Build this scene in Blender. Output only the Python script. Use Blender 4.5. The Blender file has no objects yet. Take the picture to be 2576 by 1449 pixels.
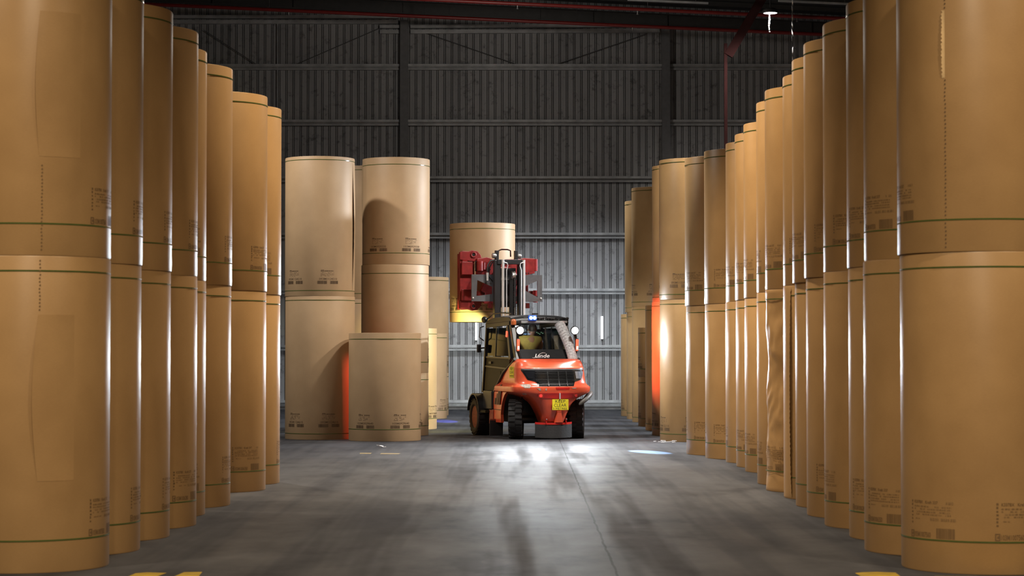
import bpy, bmesh, math, random
from math import sin, cos, pi, radians as R_, sqrt, atan2
from mathutils import Vector, Matrix, Euler

random.seed(11)
scene = bpy.context.scene
COL = scene.collection

# ------------------------------------------------------------------ camera, light, exposure
EYE = 1.89
cam_d = bpy.data.cameras.new('camera')
cam_d.sensor_width = 36.0
cam_d.lens = 5400.0 / 2576.0 * 36.0
cam_d.clip_end = 300
cam_d.dof.use_dof = True
cam_d.dof.focus_distance = 46.0
cam_d.dof.aperture_fstop = 4.0
cam = bpy.data.objects.new('camera', cam_d)
COL.objects.link(cam)
cam.location = (0, 0, EYE)
cam.rotation_euler = (pi / 2 + math.atan(158.5 / 5400.0), 0, 0)
scene.camera = cam

scene.view_settings.view_transform = 'Standard'
scene.view_settings.look = 'None'
scene.view_settings.gamma = 1.0
scene.view_settings.use_curve_mapping = False
scene.view_settings.exposure = 0.0

world = bpy.data.worlds.new('world')
scene.world = world
world.use_nodes = True
world.node_tree.nodes['Background'].inputs[0].default_value = (0.75, 0.8, 1.0, 1)
world.node_tree.nodes['Background'].inputs[1].default_value = 0.01


def lamp_spot(name, loc, target, watts, color, cone, blend=0.5, size=0.1, parent=None):
    d = bpy.data.lights.new(name, 'SPOT' if cone < 180 else 'POINT')
    d.energy = watts
    d.color = color
    if cone < 180:
        d.spot_size = R_(cone)
        d.spot_blend = blend
    d.shadow_soft_size = size
    o = bpy.data.objects.new(name, d)
    COL.objects.link(o)
    o.location = loc
    v = Vector(target) - Vector(loc)
    o.rotation_euler = v.to_track_quat('-Z', 'Y').to_euler()
    if parent:
        o.parent = parent
    return o


WARM = (1.0, 0.80, 0.56)
NEUT = (1.0, 0.93, 0.84)
# high-bay lamps, with unseen ones added to brighten reels, truck and wall
for (lx, ly, watts, colr, cone) in (
        (-0.6, -3.0, 4200, WARM, 165), (-0.6, 8.0, 3600, WARM, 158),
        (7.6, 12.0, 2600, WARM, 140), (-8.8, 12.0, 2600, WARM, 140),
        (0.0, 28.5, 4000, WARM, 105), (0.6, 33.5, 5000, WARM, 84), (2.1, 41.0, 5200, NEUT, 66),
        (-8.8, 42.0, 3400, NEUT, 150), (6.8, 43.0, 4200, NEUT, 150), (3.2, 42.6, 2700, NEUT, 130), (-8.8, 27.0, 2600, WARM, 130), (7.2, 60.0, 1000, NEUT, 168), (-1.0, 57.5, 380, NEUT, 180), (1.2, 62.0, 4200, (0.88, 0.94, 1.0), 118)):
    lamp_spot('high_bay_and_fill_light', (lx, ly, 11.3), (lx, ly, 0), watts, colr, cone, 0.6, 0.28)


# unseen light added at the right to throw stripes between the far reels
lamp_spot('added_side_light', (16.5, 53.0, 8.5), (1.5, 52.0, 0.0), 20000, (0.86, 0.93, 1.0), 75, 0.8, 0.25)


# ------------------------------------------------------------------ helpers
class MB:
    def __init__(self):
        self.v = []
        self.f = []

    def add(self, verts, faces):
        b = len(self.v)
        self.v += [tuple(p) for p in verts]
        self.f += [tuple(b + i for i in fc) for fc in faces]
        return self

    def box(self, c, s, rot=None):
        hx, hy, hz = s[0] / 2, s[1] / 2, s[2] / 2
        pts = [Vector((x, y, z)) for x in (-hx, hx) for y in (-hy, hy) for z in (-hz, hz)]
        if rot is not None:
            m = Euler(rot).to_matrix()
            pts = [m @ p for p in pts]
        c = Vector(c)
        pts = [p + c for p in pts]
        return self.add(pts, [(0, 1, 3, 2), (4, 6, 7, 5), (0, 4, 5, 1), (2, 3, 7, 6), (0, 2, 6, 4), (1, 5, 7, 3)])

    def bar(self, a, b, w, d, up=(0, 0, 1)):
        a, b = Vector(a), Vector(b)
        ax = (b - a).normalized()
        upv = Vector(up)
        if abs(ax.dot(upv)) > 0.98:
            upv = Vector((0, 1, 0))
        s = ax.cross(upv).normalized()
        t = s.cross(ax).normalized()
        pts = []
        for p in (a, b):
            for (i, j) in ((-1, -1), (1, -1), (1, 1), (-1, 1)):
                pts.append(p + s * (i * w / 2) + t * (j * d / 2))
        return self.add(pts, [(3, 2, 1, 0), (4, 5, 6, 7), (0, 1, 5, 4), (1, 2, 6, 5), (2, 3, 7, 6), (3, 0, 4, 7)])

    def tube(self, pts, r, n=10, caps=True):
        pts = [Vector(p) for p in pts]
        rs = r if isinstance(r, (list, tuple)) else [r] * len(pts)
        base = len(self.v)
        prev = None
        for i, p in enumerate(pts):
            if i == 0:
                ax = pts[1] - p
            elif i == len(pts) - 1:
                ax = p - pts[i - 1]
            else:
                ax = pts[i + 1] - pts[i - 1]
            ax.normalize()
            if prev is None:
                ref = Vector((0, 0, 1)) if abs(ax.z) < 0.9 else Vector((1, 0, 0))
                s = ax.cross(ref).normalized()
            else:
                s = (prev - ax * prev.dot(ax)).normalized()
            prev = s
            t = ax.cross(s)
            for k in range(n):
                a = 2 * pi * k / n
                self.v.append(tuple(p + (s * cos(a) + t * sin(a)) * rs[i]))
        for i in range(len(pts) - 1):
            for k in range(n):
                a, b = base + i * n + k, base + i * n + (k + 1) % n
                self.f.append((a, b, b + n, a + n))
        if caps:
            self.f.append(tuple(base + k for k in reversed(range(n))))
            e = base + (len(pts) - 1) * n
            self.f.append(tuple(e + k for k in range(n)))
        return self

    def lathe(self, prof, n=32, c=(0, 0, 0), axis='z', closed=False):
        """prof: list of (radius, height along axis)"""
        base = len(self.v)
        for (r, h) in prof:
            for k in range(n):
                a = 2 * pi * k / n
                x, y = r * cos(a), r * sin(a)
                if axis == 'z':
                    p = (x, y, h)
                elif axis == 'x':
                    p = (h, x, y)
                else:
                    p = (x, h, y)
                self.v.append((p[0] + c[0], p[1] + c[1], p[2] + c[2]))
        m = len(prof)
        rng = range(m) if closed else range(m - 1)
        for i in rng:
            j = (i + 1) % m
            for k in range(n):
                k2 = (k + 1) % n
                self.f.append((base + i * n + k, base + i * n + k2, base + j * n + k2, base + j * n + k))
        if not closed:
            if prof[0][0] > 1e-6:
                self.f.append(tuple(base + k for k in reversed(range(n))))
            if prof[-1][0] > 1e-6:
                self.f.append(tuple(base + (m - 1) * n + k for k in range(n)))
        return self

    def prism(self, poly, origin, ex, ey, thick):
        """poly in 2D (a,b) -> origin+ex*a+ey*b, extruded by thick along ex x ey"""
        ex, ey, o = Vector(ex), Vector(ey), Vector(origin)
        nz = ex.cross(ey).normalized() * thick
        n = len(poly)
        p1 = [o + ex * a + ey * b for a, b in poly]
        p2 = [p + nz for p in p1]
        fs = [tuple(reversed(range(n))), tuple(range(n, 2 * n))]
        for i in range(n):
            j = (i + 1) % n
            fs.append((i, j, n + j, n + i))
        return self.add(p1 + p2, fs)

    def grid(self, fn, nu, nv, back=None):
        base = len(self.v)
        for j in range(nv + 1):
            for i in range(nu + 1):
                self.v.append(tuple(fn(i / nu, j / nv)))
        for j in range(nv):
            for i in range(nu):
                a = base + j * (nu + 1) + i
                self.f.append((a, a + 1, a + nu + 2, a + nu + 1))
        return self

    def mesh(self, name, smooth=None):
        me = bpy.data.meshes.new(name)
        me.from_pydata(self.v, [], self.f)
        me.validate()
        bm = bmesh.new()
        bm.from_mesh(me)
        bmesh.ops.recalc_face_normals(bm, faces=bm.faces)
        bm.to_mesh(me)
        bm.free()
        if smooth is not None:
            smooth_by_angle(me, smooth)
        return me

    def build(self, name, mat, parent=None, smooth=None, loc=None, rot=None, bevel=0.0):
        me = self.mesh(name, smooth)
        return link(name, me, mat, parent, loc, rot, bevel)


def smooth_by_angle(me, deg):
    for p in me.polygons:
        p.use_smooth = True
    try:
        me.set_sharp_from_angle(angle=R_(deg))
    except Exception:
        pass


def link(name, me, mat=None, parent=None, loc=None, rot=None, bevel=0.0):
    if mat is not None and len(me.materials) == 0:
        me.materials.append(mat)
    o = bpy.data.objects.new(name, me)
    COL.objects.link(o)
    if parent:
        o.parent = parent
    if loc is not None:
        o.location = loc
    if rot is not None:
        o.rotation_euler = rot
    if bevel > 0:
        m = o.modifiers.new('bevel', 'BEVEL')
        m.width = bevel
        m.segments = 2
        m.limit_method = 'ANGLE'
        m.angle_limit = R_(40)
    return o


def tag(o, label=None, cat=None, group=None, kind=None):
    if label:
        o['label'] = label
    if cat:
        o['category'] = cat
    if group:
        o['group'] = group
    if kind:
        o['kind'] = kind
    return o


def thing(name, label, cat, loc=(0, 0, 0), rotz=0.0, group=None):
    o = bpy.data.objects.new(name, None)
    o.empty_display_size = 0.2
    COL.objects.link(o)
    o.location = loc
    o.rotation_euler = (0, 0, rotz)
    return tag(o, label, cat, group)


# ------------------------------------------------------------------ materials
def new_mat(name):
    m = bpy.data.materials.new(name)
    m.use_nodes = True
    return m, m.node_tree.nodes, m.node_tree.links, m.node_tree.nodes['Principled BSDF']


def noise(ns, ls, scale, coord='Object', detail=4.0, rough=0.55, stretch=None):
    tc = ns.new('ShaderNodeTexCoord')
    src = tc.outputs[coord]
    if stretch:
        mp = ns.new('ShaderNodeMapping')
        mp.inputs['Scale'].default_value = stretch
        ls.new(src, mp.inputs[0])
        src = mp.outputs[0]
    n = ns.new('ShaderNodeTexNoise')
    n.inputs['Scale'].default_value = scale
    n.inputs['Detail'].default_value = detail
    n.inputs['Roughness'].default_value = rough
    ls.new(src, n.inputs['Vector'])
    return n.outputs['Fac']


def ramp(ns, ls, fac, stops):
    r = ns.new('ShaderNodeValToRGB')
    els = r.color_ramp.elements
    while len(els) < len(stops):
        els.new(0.5)
    for e, (p, c) in zip(els, stops):
        e.position = p
        e.color = c if len(c) == 4 else (*c, 1)
    ls.new(fac, r.inputs[0])
    return r.outputs[0]


def mat(name, color, rough=0.5, metal=0.0, spec=0.5, var=0.12, nscale=6.0, bump=0.0, bscale=60.0, coat=0.0, emit=None, estr=0.0):
    m, ns, ls, b = new_mat(name)
    c0 = tuple(max(0, c * (1 - var)) for c in color)
    c1 = tuple(min(1, c * (1 + var)) for c in color)
    f = noise(ns, ls, nscale)
    ls.new(ramp(ns, ls, f, [(0.3, c0), (0.7, c1)]), b.inputs['Base Color'])
    b.inputs['Roughness'].default_value = rough
    b.inputs['Metallic'].default_value = metal
    b.inputs['Specular IOR Level'].default_value = spec
    b.inputs['Coat Weight'].default_value = coat
    if emit:
        b.inputs['Emission Color'].default_value = (*emit, 1)
        b.inputs['Emission Strength'].default_value = estr
    if bump > 0:
        bp = ns.new('ShaderNodeBump')
        bp.inputs['Strength'].default_value = bump
        bp.inputs['Distance'].default_value = 0.01
        ls.new(noise(ns, ls, bscale), bp.inputs['Height'])
        ls.new(bp.outputs[0], b.inputs['Normal'])
    return m


def paper(name, c0, c1, rough=0.39, crumple=0.0):
    m, ns, ls, b = new_mat(name)
    f1 = noise(ns, ls, 1.3, detail=3)
    f2 = noise(ns, ls, 40.0, detail=5, stretch=(1, 1, 9))
    mx = ns.new('ShaderNodeMix')
    mx.inputs[0].default_value = 0.35
    ls.new(f1, mx.inputs[2])
    ls.new(f2, mx.inputs[3])
    ls.new(ramp(ns, ls, mx.outputs[0], [(0.32, c0), (0.68, c1)]), b.inputs['Base Color'])
    b.inputs['Roughness'].default_value = rough
    b.inputs['Specular IOR Level'].default_value = 0.5
    bp = ns.new('ShaderNodeBump')
    bp.inputs['Strength'].default_value = 0.12 + crumple
    bp.inputs['Distance'].default_value = 0.012
    ls.new(noise(ns, ls, 2.2, detail=3, stretch=(1, 1, 0.5)), bp.inputs['Height'])
    ls.new(bp.outputs[0], b.inputs['Normal'])
    return m


M = {}
M['kraft'] = paper('golden_kraft_paper', (0.345, 0.206, 0.086), (0.46, 0.285, 0.126))
M['pale'] = paper('pale_kraft_paper', (0.42, 0.28, 0.155), (0.52, 0.355, 0.205), rough=0.52)
M['paper_edge'] = mat('torn_paper_edge', (0.62, 0.44, 0.23), 0.8)
M['paper_end'] = mat('reel_end_paper', (0.36, 0.24, 0.12), 0.9, nscale=20)
M['ink'] = mat('printed_ink', (0.17, 0.105, 0.05), 0.7, spec=0.2)
M['ink_faint'] = mat('faint_printed_ink', (0.235, 0.145, 0.065), 0.7, spec=0.2, var=0.3, nscale=30)
M['ink_dark'] = mat('dark_printed_ink', (0.13, 0.085, 0.05), 0.7, spec=0.2)
M['strap'] = mat('green_strap', (0.075, 0.105, 0.028), 0.2, spec=0.6)
M['dark_steel'] = mat('dark_steel', (0.05, 0.048, 0.047), 0.55, metal=0.2)
M['black'] = mat('black_plastic', (0.014, 0.015, 0.017), 0.38, spec=0.5)
M['gloss_black'] = mat('gloss_black_panel', (0.012, 0.013, 0.016), 0.16, spec=0.6)
M['rubber'] = mat('tyre_rubber', (0.022, 0.022, 0.024), 0.72, bump=0.3, bscale=30)
M['rubber_grey'] = mat('scuffed_grey_rubber', (0.09, 0.085, 0.075), 0.5, var=0.3)
M['red'] = mat('orange_red_paint', (0.66, 0.092, 0.038), 0.27, spec=0.5, var=0.06, coat=0.4)
M['red_deep'] = mat('deep_red_paint', (0.50, 0.018, 0.014), 0.3, spec=0.5, var=0.08, coat=0.3)
M['clamp_red'] = mat('clamp_red_paint', (0.25, 0.015, 0.016), 0.42, spec=0.5, var=0.25, nscale=9)
M['maroon'] = mat('maroon_steel_paint', (0.030, 0.0065, 0.0065), 0.8, spec=0.2)
M['pipe_red'] = mat('red_pipe_paint', (0.20, 0.014, 0.011), 0.4)
M['olive'] = mat('dark_olive_door_tint', (0.022, 0.020, 0.011), 0.55, spec=0.12)  # olive tint imitates the reels' reflection in the lower door glass
M['grey_paint'] = mat('grey_metal_paint', (0.10, 0.10, 0.11), 0.45, var=0.2)
M['rear_bar'] = mat('light_grey_bar', (0.3, 0.31, 0.33), 0.45)
M['corner_sheen'] = mat('painted_sheen_corner', (0.16, 0.18, 0.22), 0.12, spec=0.9, coat=0.5)  # blue-grey sheen of the right grille corner put into its colour
M['chrome'] = mat('chrome', (0.82, 0.82, 0.84), 0.3, metal=0.55, var=0.03)
M['steel'] = mat('worn_steel', (0.42, 0.41, 0.40), 0.4, metal=0.8)
M['rim'] = mat('rusty_red_rim', (0.30, 0.07, 0.035), 0.6, var=0.4, nscale=14)
M['yellow'] = mat('yellow_sign', (0.78, 0.66, 0.03), 0.45, var=0.05)
M['sign_ink'] = mat('sign_lettering', (0.035, 0.035, 0.015), 0.6)
M['white_script'] = mat('white_script', (0.82, 0.82, 0.84), 0.4, var=0.02)
M['stripe'] = mat('brown_stripe', (0.10, 0.045, 0.03), 0.5)
M['scrape'] = mat('scraped_metal', (0.33, 0.29, 0.25), 0.6, var=0.4, nscale=25)
M['wrap'] = mat('grey_heat_wrap', (0.52, 0.52, 0.54), 0.8, var=0.35, nscale=25, bump=0.6, bscale=25)
M['seat'] = mat('black_seat_fabric', (0.02, 0.02, 0.022), 0.8)
M['skin'] = mat('skin', (0.32, 0.16, 0.10), 0.5, var=0.06)
M['hair'] = mat('dark_hair', (0.03, 0.02, 0.015), 0.6)
M['shirt'] = mat('olive_yellow_shirt', (0.36, 0.27, 0.06), 0.8, var=0.2, nscale=12, bump=0.4, bscale=14)
M['trousers'] = mat('navy_trousers', (0.03, 0.035, 0.06), 0.8)
M['amber'] = mat('amber_plastic', (0.5, 0.13, 0.04), 0.3)
M['tail_red'] = mat('lit_tail_lamp', (0.7, 0.05, 0.03), 0.3, emit=(1.0, 0.10, 0.05), estr=2.2)
M['tail_hot'] = mat('lit_tail_bulb', (1, 0.5, 0.4), 0.3, emit=(1.0, 0.45, 0.32), estr=5.0)
M['refl_red'] = mat('red_reflector', (0.55, 0.03, 0.03), 0.2)
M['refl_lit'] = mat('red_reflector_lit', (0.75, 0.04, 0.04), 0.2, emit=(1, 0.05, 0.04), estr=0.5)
M['led'] = mat('white_led', (1, 1, 1), 0.3, emit=(0.90, 0.95, 1.0), estr=25.0)
M['led_dim'] = mat('dome_led', (1, 1, 1), 0.3, emit=(0.95, 0.98, 1.0), estr=3.0)
M['led_blue'] = mat('blue_led', (0.2, 0.4, 1), 0.3, emit=(0.45, 0.72, 1.0), estr=9.0)
M['blue_body'] = mat('blue_lamp_body', (0.02, 0.10, 0.55), 0.3, emit=(0.02, 0.12, 0.75), estr=0.5)
M['led_yellow'] = mat('yellow_white_lamp', (1, 1, 0.8), 0.3, emit=(1.0, 0.93, 0.55), estr=8.0)
M['tube'] = mat('lit_tube', (1, 1, 1), 0.3, emit=(0.95, 0.98, 1.0), estr=3.0)
M['bay'] = mat('lit_bay_lens', (1, 1, 1), 0.3, emit=(0.92, 0.96, 1.0), estr=6.0)
M['foil'] = mat('torn_foil', (0.75, 0.75, 0.77), 0.3, metal=0.85, var=0.25, nscale=20)
M['screen'] = mat('lit_screen', (0.1, 0.1, 0.2), 0.3, emit=(0.45, 0.55, 1.0), estr=1.2)
M['screen_dots'] = mat('green_display', (0.1, 0.3, 0.1), 0.3, emit=(0.5, 1.0, 0.6), estr=1.2)
M['white_paper'] = mat('white_paper', (0.75, 0.75, 0.78), 0.7)
M['floor_faint'] = mat('worn_yellow_floor_paint', (0.16, 0.12, 0.05), 0.6, var=0.5, nscale=12)
M['floor_yellow'] = mat('yellow_floor_paint', (0.42, 0.28, 0.015), 0.45, var=0.35, nscale=5)
M['girt'] = mat('galvanised_girt', (0.40, 0.405, 0.41), 0.5, metal=0.15, var=0.25, nscale=3)
M['mast_black'] = mat('mast_black_paint', (0.018, 0.019, 0.023), 0.4)
M['column'] = mat('grey_column_paint', (0.17, 0.17, 0.175), 0.7)
M['matte_black'] = mat('matte_black_panel', (0.012, 0.013, 0.015), 0.6, spec=0.12)
M['rod_steel'] = mat('grey_rod_steel', (0.10, 0.10, 0.10), 0.7)
M['concrete'] = mat('concrete_kerb', (0.16, 0.155, 0.15), 0.8, var=0.3, nscale=2)


def glass_mat(name, tint, gloss):
    m, ns, ls, b = new_mat(name)
    out = ns['Material Output']
    tr = ns.new('ShaderNodeBsdfTransparent')
    tr.inputs[0].default_value = (*tint, 1)
    gl = ns.new('ShaderNodeBsdfGlossy')
    gl.inputs['Roughness'].default_value = 0.06
    gl.inputs['Color'].default_value = (0.85, 0.9, 1, 1)
    fr = ns.new('ShaderNodeFresnel')
    fr.inputs['IOR'].default_value = gloss
    mx = ns.new('ShaderNodeMixShader')
    ls.new(fr.outputs[0], mx.inputs[0])
    ls.new(tr.outputs[0], mx.inputs[1])
    ls.new(gl.outputs[0], mx.inputs[2])
    ls.new(mx.outputs[0], out.inputs[0])
    return m


M['glass'] = glass_mat('cab_glass', (0.72, 0.74, 0.72), 1.45)


def floor_material():
    m, ns, ls, b = new_mat('polished_concrete_floor')
    big = noise(ns, ls, 0.35, detail=5, stretch=(1.0, 0.35, 1))
    fine = noise(ns, ls, 3.0, detail=6, stretch=(1.0, 0.5, 1))
    mx = ns.new('ShaderNodeMix')
    mx.inputs[0].default_value = 0.4
    ls.new(big, mx.inputs[2])
    ls.new(fine, mx.inputs[3])
    col = ramp(ns, ls, mx.outputs[0], [(0.3, (0.038, 0.039, 0.044)), (0.5, (0.056, 0.057, 0.063)), (0.72, (0.083, 0.084, 0.091))])
    # tyre tracks running along the aisle (dark, long streaks)
    trk = noise(ns, ls, 1.6, detail=3, stretch=(1.0, 0.045, 1))
    tmask = ramp(ns, ls, trk, [(0.48, (0, 0, 0)), (0.62, (1, 1, 1))])
    m2 = ns.new('ShaderNodeMix')
    m2.data_type = 'RGBA'
    m2.blend_type = 'MULTIPLY'
    m2.inputs[0].default_value = 1.0
    ls.new(col, m2.inputs[6])
    ls.new(ramp(ns, ls, trk, [(0.40, (1, 1, 1)), (0.62, (0.66, 0.65, 0.66))]), m2.inputs[7])
    # joints
    tc = ns.new('ShaderNodeTexCoord')
    sp = ns.new('ShaderNodeSeparateXYZ')
    ls.new(tc.outputs['Object'], sp.inputs[0])

    def math_(op, a, bb=None):
        n = ns.new('ShaderNodeMath')
        n.operation = op
        for k, q in enumerate((a, bb)):
            if q is None:
                continue
            if isinstance(q, (int, float)):
                n.inputs[k].default_value = q
            else:
                ls.new(q, n.inputs[k])
        return n.outputs[0]
    wob = math_('MULTIPLY', math_('SUBTRACT', fine, 0.5), 0.05)
    # long joint along the aisle: x = 0.81 + 0.0042 y
    xx = math_('SUBTRACT', math_('SUBTRACT', sp.outputs[0], 0.81), math_('MULTIPLY', sp.outputs[1], 0.0044))
    j1 = math_('LESS_THAN', math_('ABSOLUTE', math_('ADD', xx, wob)), 0.011)
    # cross joints every 6.7 m
    yy = math_('SUBTRACT', math_('MODULO', math_('ADD', sp.outputs[1], 100.5 - 22.9 + 3.35), 6.7), 3.35)
    j2 = math_('LESS_THAN', math_('ABSOLUTE', math_('ADD', yy, wob)), 0.016)
    j2 = math_('MULTIPLY', j2, 0.55)
    jj = math_('MAXIMUM', j1, j2)
    m3 = ns.new('ShaderNodeMix')
    m3.data_type = 'RGBA'
    ls.new(jj, m3.inputs[0])
    ls.new(m2.outputs[2], m3.inputs[6])
    m3.inputs[7].default_value = (0.012, 0.012, 0.013, 1)
    ls.new(m3.outputs[2], b.inputs['Base Color'])
    rg = ramp(ns, ls, noise(ns, ls, 0.8, detail=5, stretch=(0.8, 0.28, 1)), [(0.3, (0.5, 0.5, 0.5)), (0.7, (0.9, 0.9, 0.9))])
    m4 = ns.new('ShaderNodeMix')
    m4.inputs[0].default_value = 0.45
    ls.new(rg, m4.inputs[2])
    ls.new(tmask, m4.inputs[3])
    r2 = math_('ADD', math_('MULTIPLY', m4.outputs[0], 0.40), 0.45)
    ls.new(r2, b.inputs['Roughness'])
    sl = ramp(ns, ls, noise(ns, ls, 1.0, detail=6, rough=0.65, stretch=(0.9, 0.45, 1)), [(0.36, (0.02, 0.02, 0.02)), (0.66, (0.13, 0.13, 0.13))])
    ls.new(sl, b.inputs['Specular IOR Level'])
    bp = ns.new('ShaderNodeBump')
    bp.inputs['Strength'].default_value = 0.35
    bp.inputs['Distance'].default_value = 0.02
    ls.new(noise(ns, ls, 1.1, detail=7, stretch=(0.5, 1.1, 1)), bp.inputs['Height'])
    ls.new(bp.outputs[0], b.inputs['Normal'])
    return m


M['floor'] = floor_material()


def wall_material():
    m, ns, ls, b = new_mat('dusty_galvanised_sheet')
    f = noise(ns, ls, 0.8, detail=6, rough=0.65, stretch=(2.0, 1, 0.35))
    f2 = noise(ns, ls, 3.5, detail=8, rough=0.75)
    col = ramp(ns, ls, f, [(0.3, (0.27, 0.27, 0.275)), (0.7, (0.40, 0.40, 0.405))])
    mx = ns.new('ShaderNodeMix')
    mx.data_type = 'RGBA'
    mx.blend_type = 'MULTIPLY'
    mx.inputs[0].default_value = 1.0
    ls.new(col, mx.inputs[6])
    ls.new(ramp(ns, ls, f2, [(0.33, (0.45, 0.45, 0.45)), (0.45, (1, 1, 1))]), mx.inputs[7])
    ls.new(mx.outputs[2], b.inputs['Base Color'])
    b.inputs['Roughness'].default_value = 0.6
    b.inputs['Metallic'].default_value = 0.1
    return m


M['wall'] = wall_material()
M['groove_shade_dirt'] = mat('shade_and_dirt_in_grooves', (0.05, 0.05, 0.052), 0.9, var=0.3, nscale=4)  # shade lines beside the ribs, with some dirt, painted dark
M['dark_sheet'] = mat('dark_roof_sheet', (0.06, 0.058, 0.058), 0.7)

# ------------------------------------------------------------------ the building
WY = 69.6          # far wall
X0, X1, Y0 = -19.0, 19.0, -14.0


def roof_h(x):
    return 13.35 - 0.05 * x


fl = MB().box(((X0 + X1) / 2, (Y0 + WY) / 2, -0.1), (X1 - X0, WY - Y0, 0.2)).build('floor', M['floor'])
tag(fl, kind='structure')
fl.location = (0, 0, 0)

# far wall: ribbed steel sheet, ribs between two narrow grooves
mb = MB()
prof = []
x = X0
P = 0.234
while x < X1:
    for dx, dy in ((0.0, 0.0), (0.160, 0.0), (0.161, 0.06), (0.180, 0.06), (0.181, 0.0), (0.212, 0.0), (0.213, 0.06), (0.233, 0.06)):
        prof.append((min(x + dx, X1), WY + dy))
    x += P
prof.append((X1, WY))
base = [(px, py, -0.1) for px, py in prof]
top = [(px, py, roof_h(px) + 0.3) for px, py in prof]
n = len(prof)
mb.add(base + top, [(i, i + 1, n + i + 1, n + i) for i in range(n - 1)])
n_sheet = len(mb.f)
mb.add([(X0, WY + 0.1, -0.1), (X1, WY + 0.1, -0.1), (X1, WY + 0.1, 14.5), (X0, WY + 0.1, 14.5)], [(0, 1, 2, 3)])
wb = tag(mb.build('wall_back', M['wall']), kind='structure')
wb.data.materials.append(M['groove_shade_dirt'])
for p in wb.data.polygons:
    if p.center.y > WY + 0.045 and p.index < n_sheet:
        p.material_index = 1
for nm, bx in (('wall_left', ((X0 - 0.1, (Y0 + WY) / 2, 7.2), (0.2, WY - Y0, 14.6))),
               ('wall_right', ((X1 + 0.1, (Y0 + WY) / 2, 7.2), (0.2, WY - Y0, 14.6))),
               ('wall_front', ((0, Y0 - 0.1, 7.2), (X1 - X0, 0.2, 14.6)))):
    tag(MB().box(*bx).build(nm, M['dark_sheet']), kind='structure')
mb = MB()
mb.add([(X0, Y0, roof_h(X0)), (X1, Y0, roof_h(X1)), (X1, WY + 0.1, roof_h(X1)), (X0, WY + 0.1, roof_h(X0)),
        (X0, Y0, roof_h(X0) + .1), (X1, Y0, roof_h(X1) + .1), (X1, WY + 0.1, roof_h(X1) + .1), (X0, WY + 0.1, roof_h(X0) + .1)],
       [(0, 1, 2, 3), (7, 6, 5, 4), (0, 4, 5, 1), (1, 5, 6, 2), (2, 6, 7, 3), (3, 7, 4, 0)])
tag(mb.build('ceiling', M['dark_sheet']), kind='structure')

trim_n = [0]


def trim(mb, m, **k):
    trim_n[0] += 1
    return tag(mb.build('trim_%d' % trim_n[0], m, **k), kind='structure')


# horizontal girts (channel with two flanges), bays between the columns
cols_x = (-11.96, -3.49, 4.98, 13.45)
edges = (X0,) + cols_x + (X1,)
for gz in (2.005, 3.832, 5.637, 7.470, 9.305, 11.118):
    mb = MB()
    for a, bx in zip(edges[:-1], edges[1:]):
        mb.box(((a + bx) / 2, WY - 0.10, gz + 0.045), (bx - a - 0.24, 0.20, 0.075))
        mb.box(((a + bx) / 2, WY - 0.06, gz - 0.005), (bx - a - 0.24, 0.10, 0.05))
        mb.box(((a + bx) / 2, WY - 0.08, gz - 0.075), (bx - a - 0.24, 0.16, 0.05))
    trim(mb, M['girt'])
mb = MB()
for a, bx in zip(edges[:-1], edges[1:]):
    mb.box(((a + bx) / 2, WY - 0.1, 0.26), (bx - a - 0.24, 0.2, 0.09))
    mb.box(((a + bx) / 2, WY - 0.05, 0.15), (bx - a - 0.24, 0.1, 0.1))
trim(mb, M['girt'])
trim(MB().box((0, WY - 0.04, 0.05), (X1 - X0, 0.08, 0.1)), M['concrete'])
# top eaves channel, slightly rising then falling under the rafter
for a, bx, za, zb in ((-11.8, -3.7, 12.74, 12.74), (-4.3, -3.65, 12.42, 12.42), (-3.3, 4.8, 12.42, 12.46)):
    mb = MB()
    mb.bar((a, WY - 0.12, za), (bx, WY - 0.12, zb), 0.2, 0.10)
    mb.bar((a, WY - 0.08, za - 0.16), (bx, WY - 0.08, zb - 0.16), 0.14, 0.12)
    trim(mb, M['girt'])
# wall columns
for cx in cols_x:
    mb = MB()
    mb.box((cx, WY - 0.42, 6.3), (0.26, 0.02, 12.6))
    mb.box((cx, WY - 0.22, 6.3), (0.02, 0.4, 12.6))
    mb.box((cx, WY - 0.02, 6.3), (0.26, 0.02, 12.6))
    trim(mb, M['column'])
# rafter along the gable, falling to the right
mb = MB()
for (xa, xb) in ((-18.8, 18.8),):
    pa, pb = (xa, WY - 1.0, 13.35 - 0.05 * xa - 0.62), (xb, WY - 1.0, 13.35 - 0.05 * xb - 0.62)
    mb.bar(pa, pb, 0.02, 0.36)
    mb.bar((xa, WY - 1.0, pa[2] - 0.19), (xb, WY - 1.0, pb[2] - 0.19), 0.26, 0.025)
    mb.bar((xa, WY - 1.0, pa[2] + 0.19), (xb, WY - 1.0, pb[2] + 0.19), 0.26, 0.025)
for sx in (-9.6, -7.0, -3.49, -2.0, 0.9, 2.6, 4.98, 7.4, 9.6):
    mb.box((sx, WY - 1.02, roof_h(sx) - 0.62), (0.02, 0.12, 0.34))
trim(mb, M['dark_steel'])
# purlins carrying the roof
for py in (68.0, 66.2, 64.4, 62.6):
    mb = MB().bar((-18.8, py, roof_h(-18.8) - 0.1), (18.8, py, roof_h(18.8) - 0.1), 0.08, 0.14)
    trim(mb, M['dark_steel'])

# bracing rods and sag rods
def rod(a, b, r, label, name='bracing_rod', m='rod_steel'):
    tag(MB().tube([a, b], r, 6).build(name, M[m]), label, 'rod', 'thin steel rods on the far wall')


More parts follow.
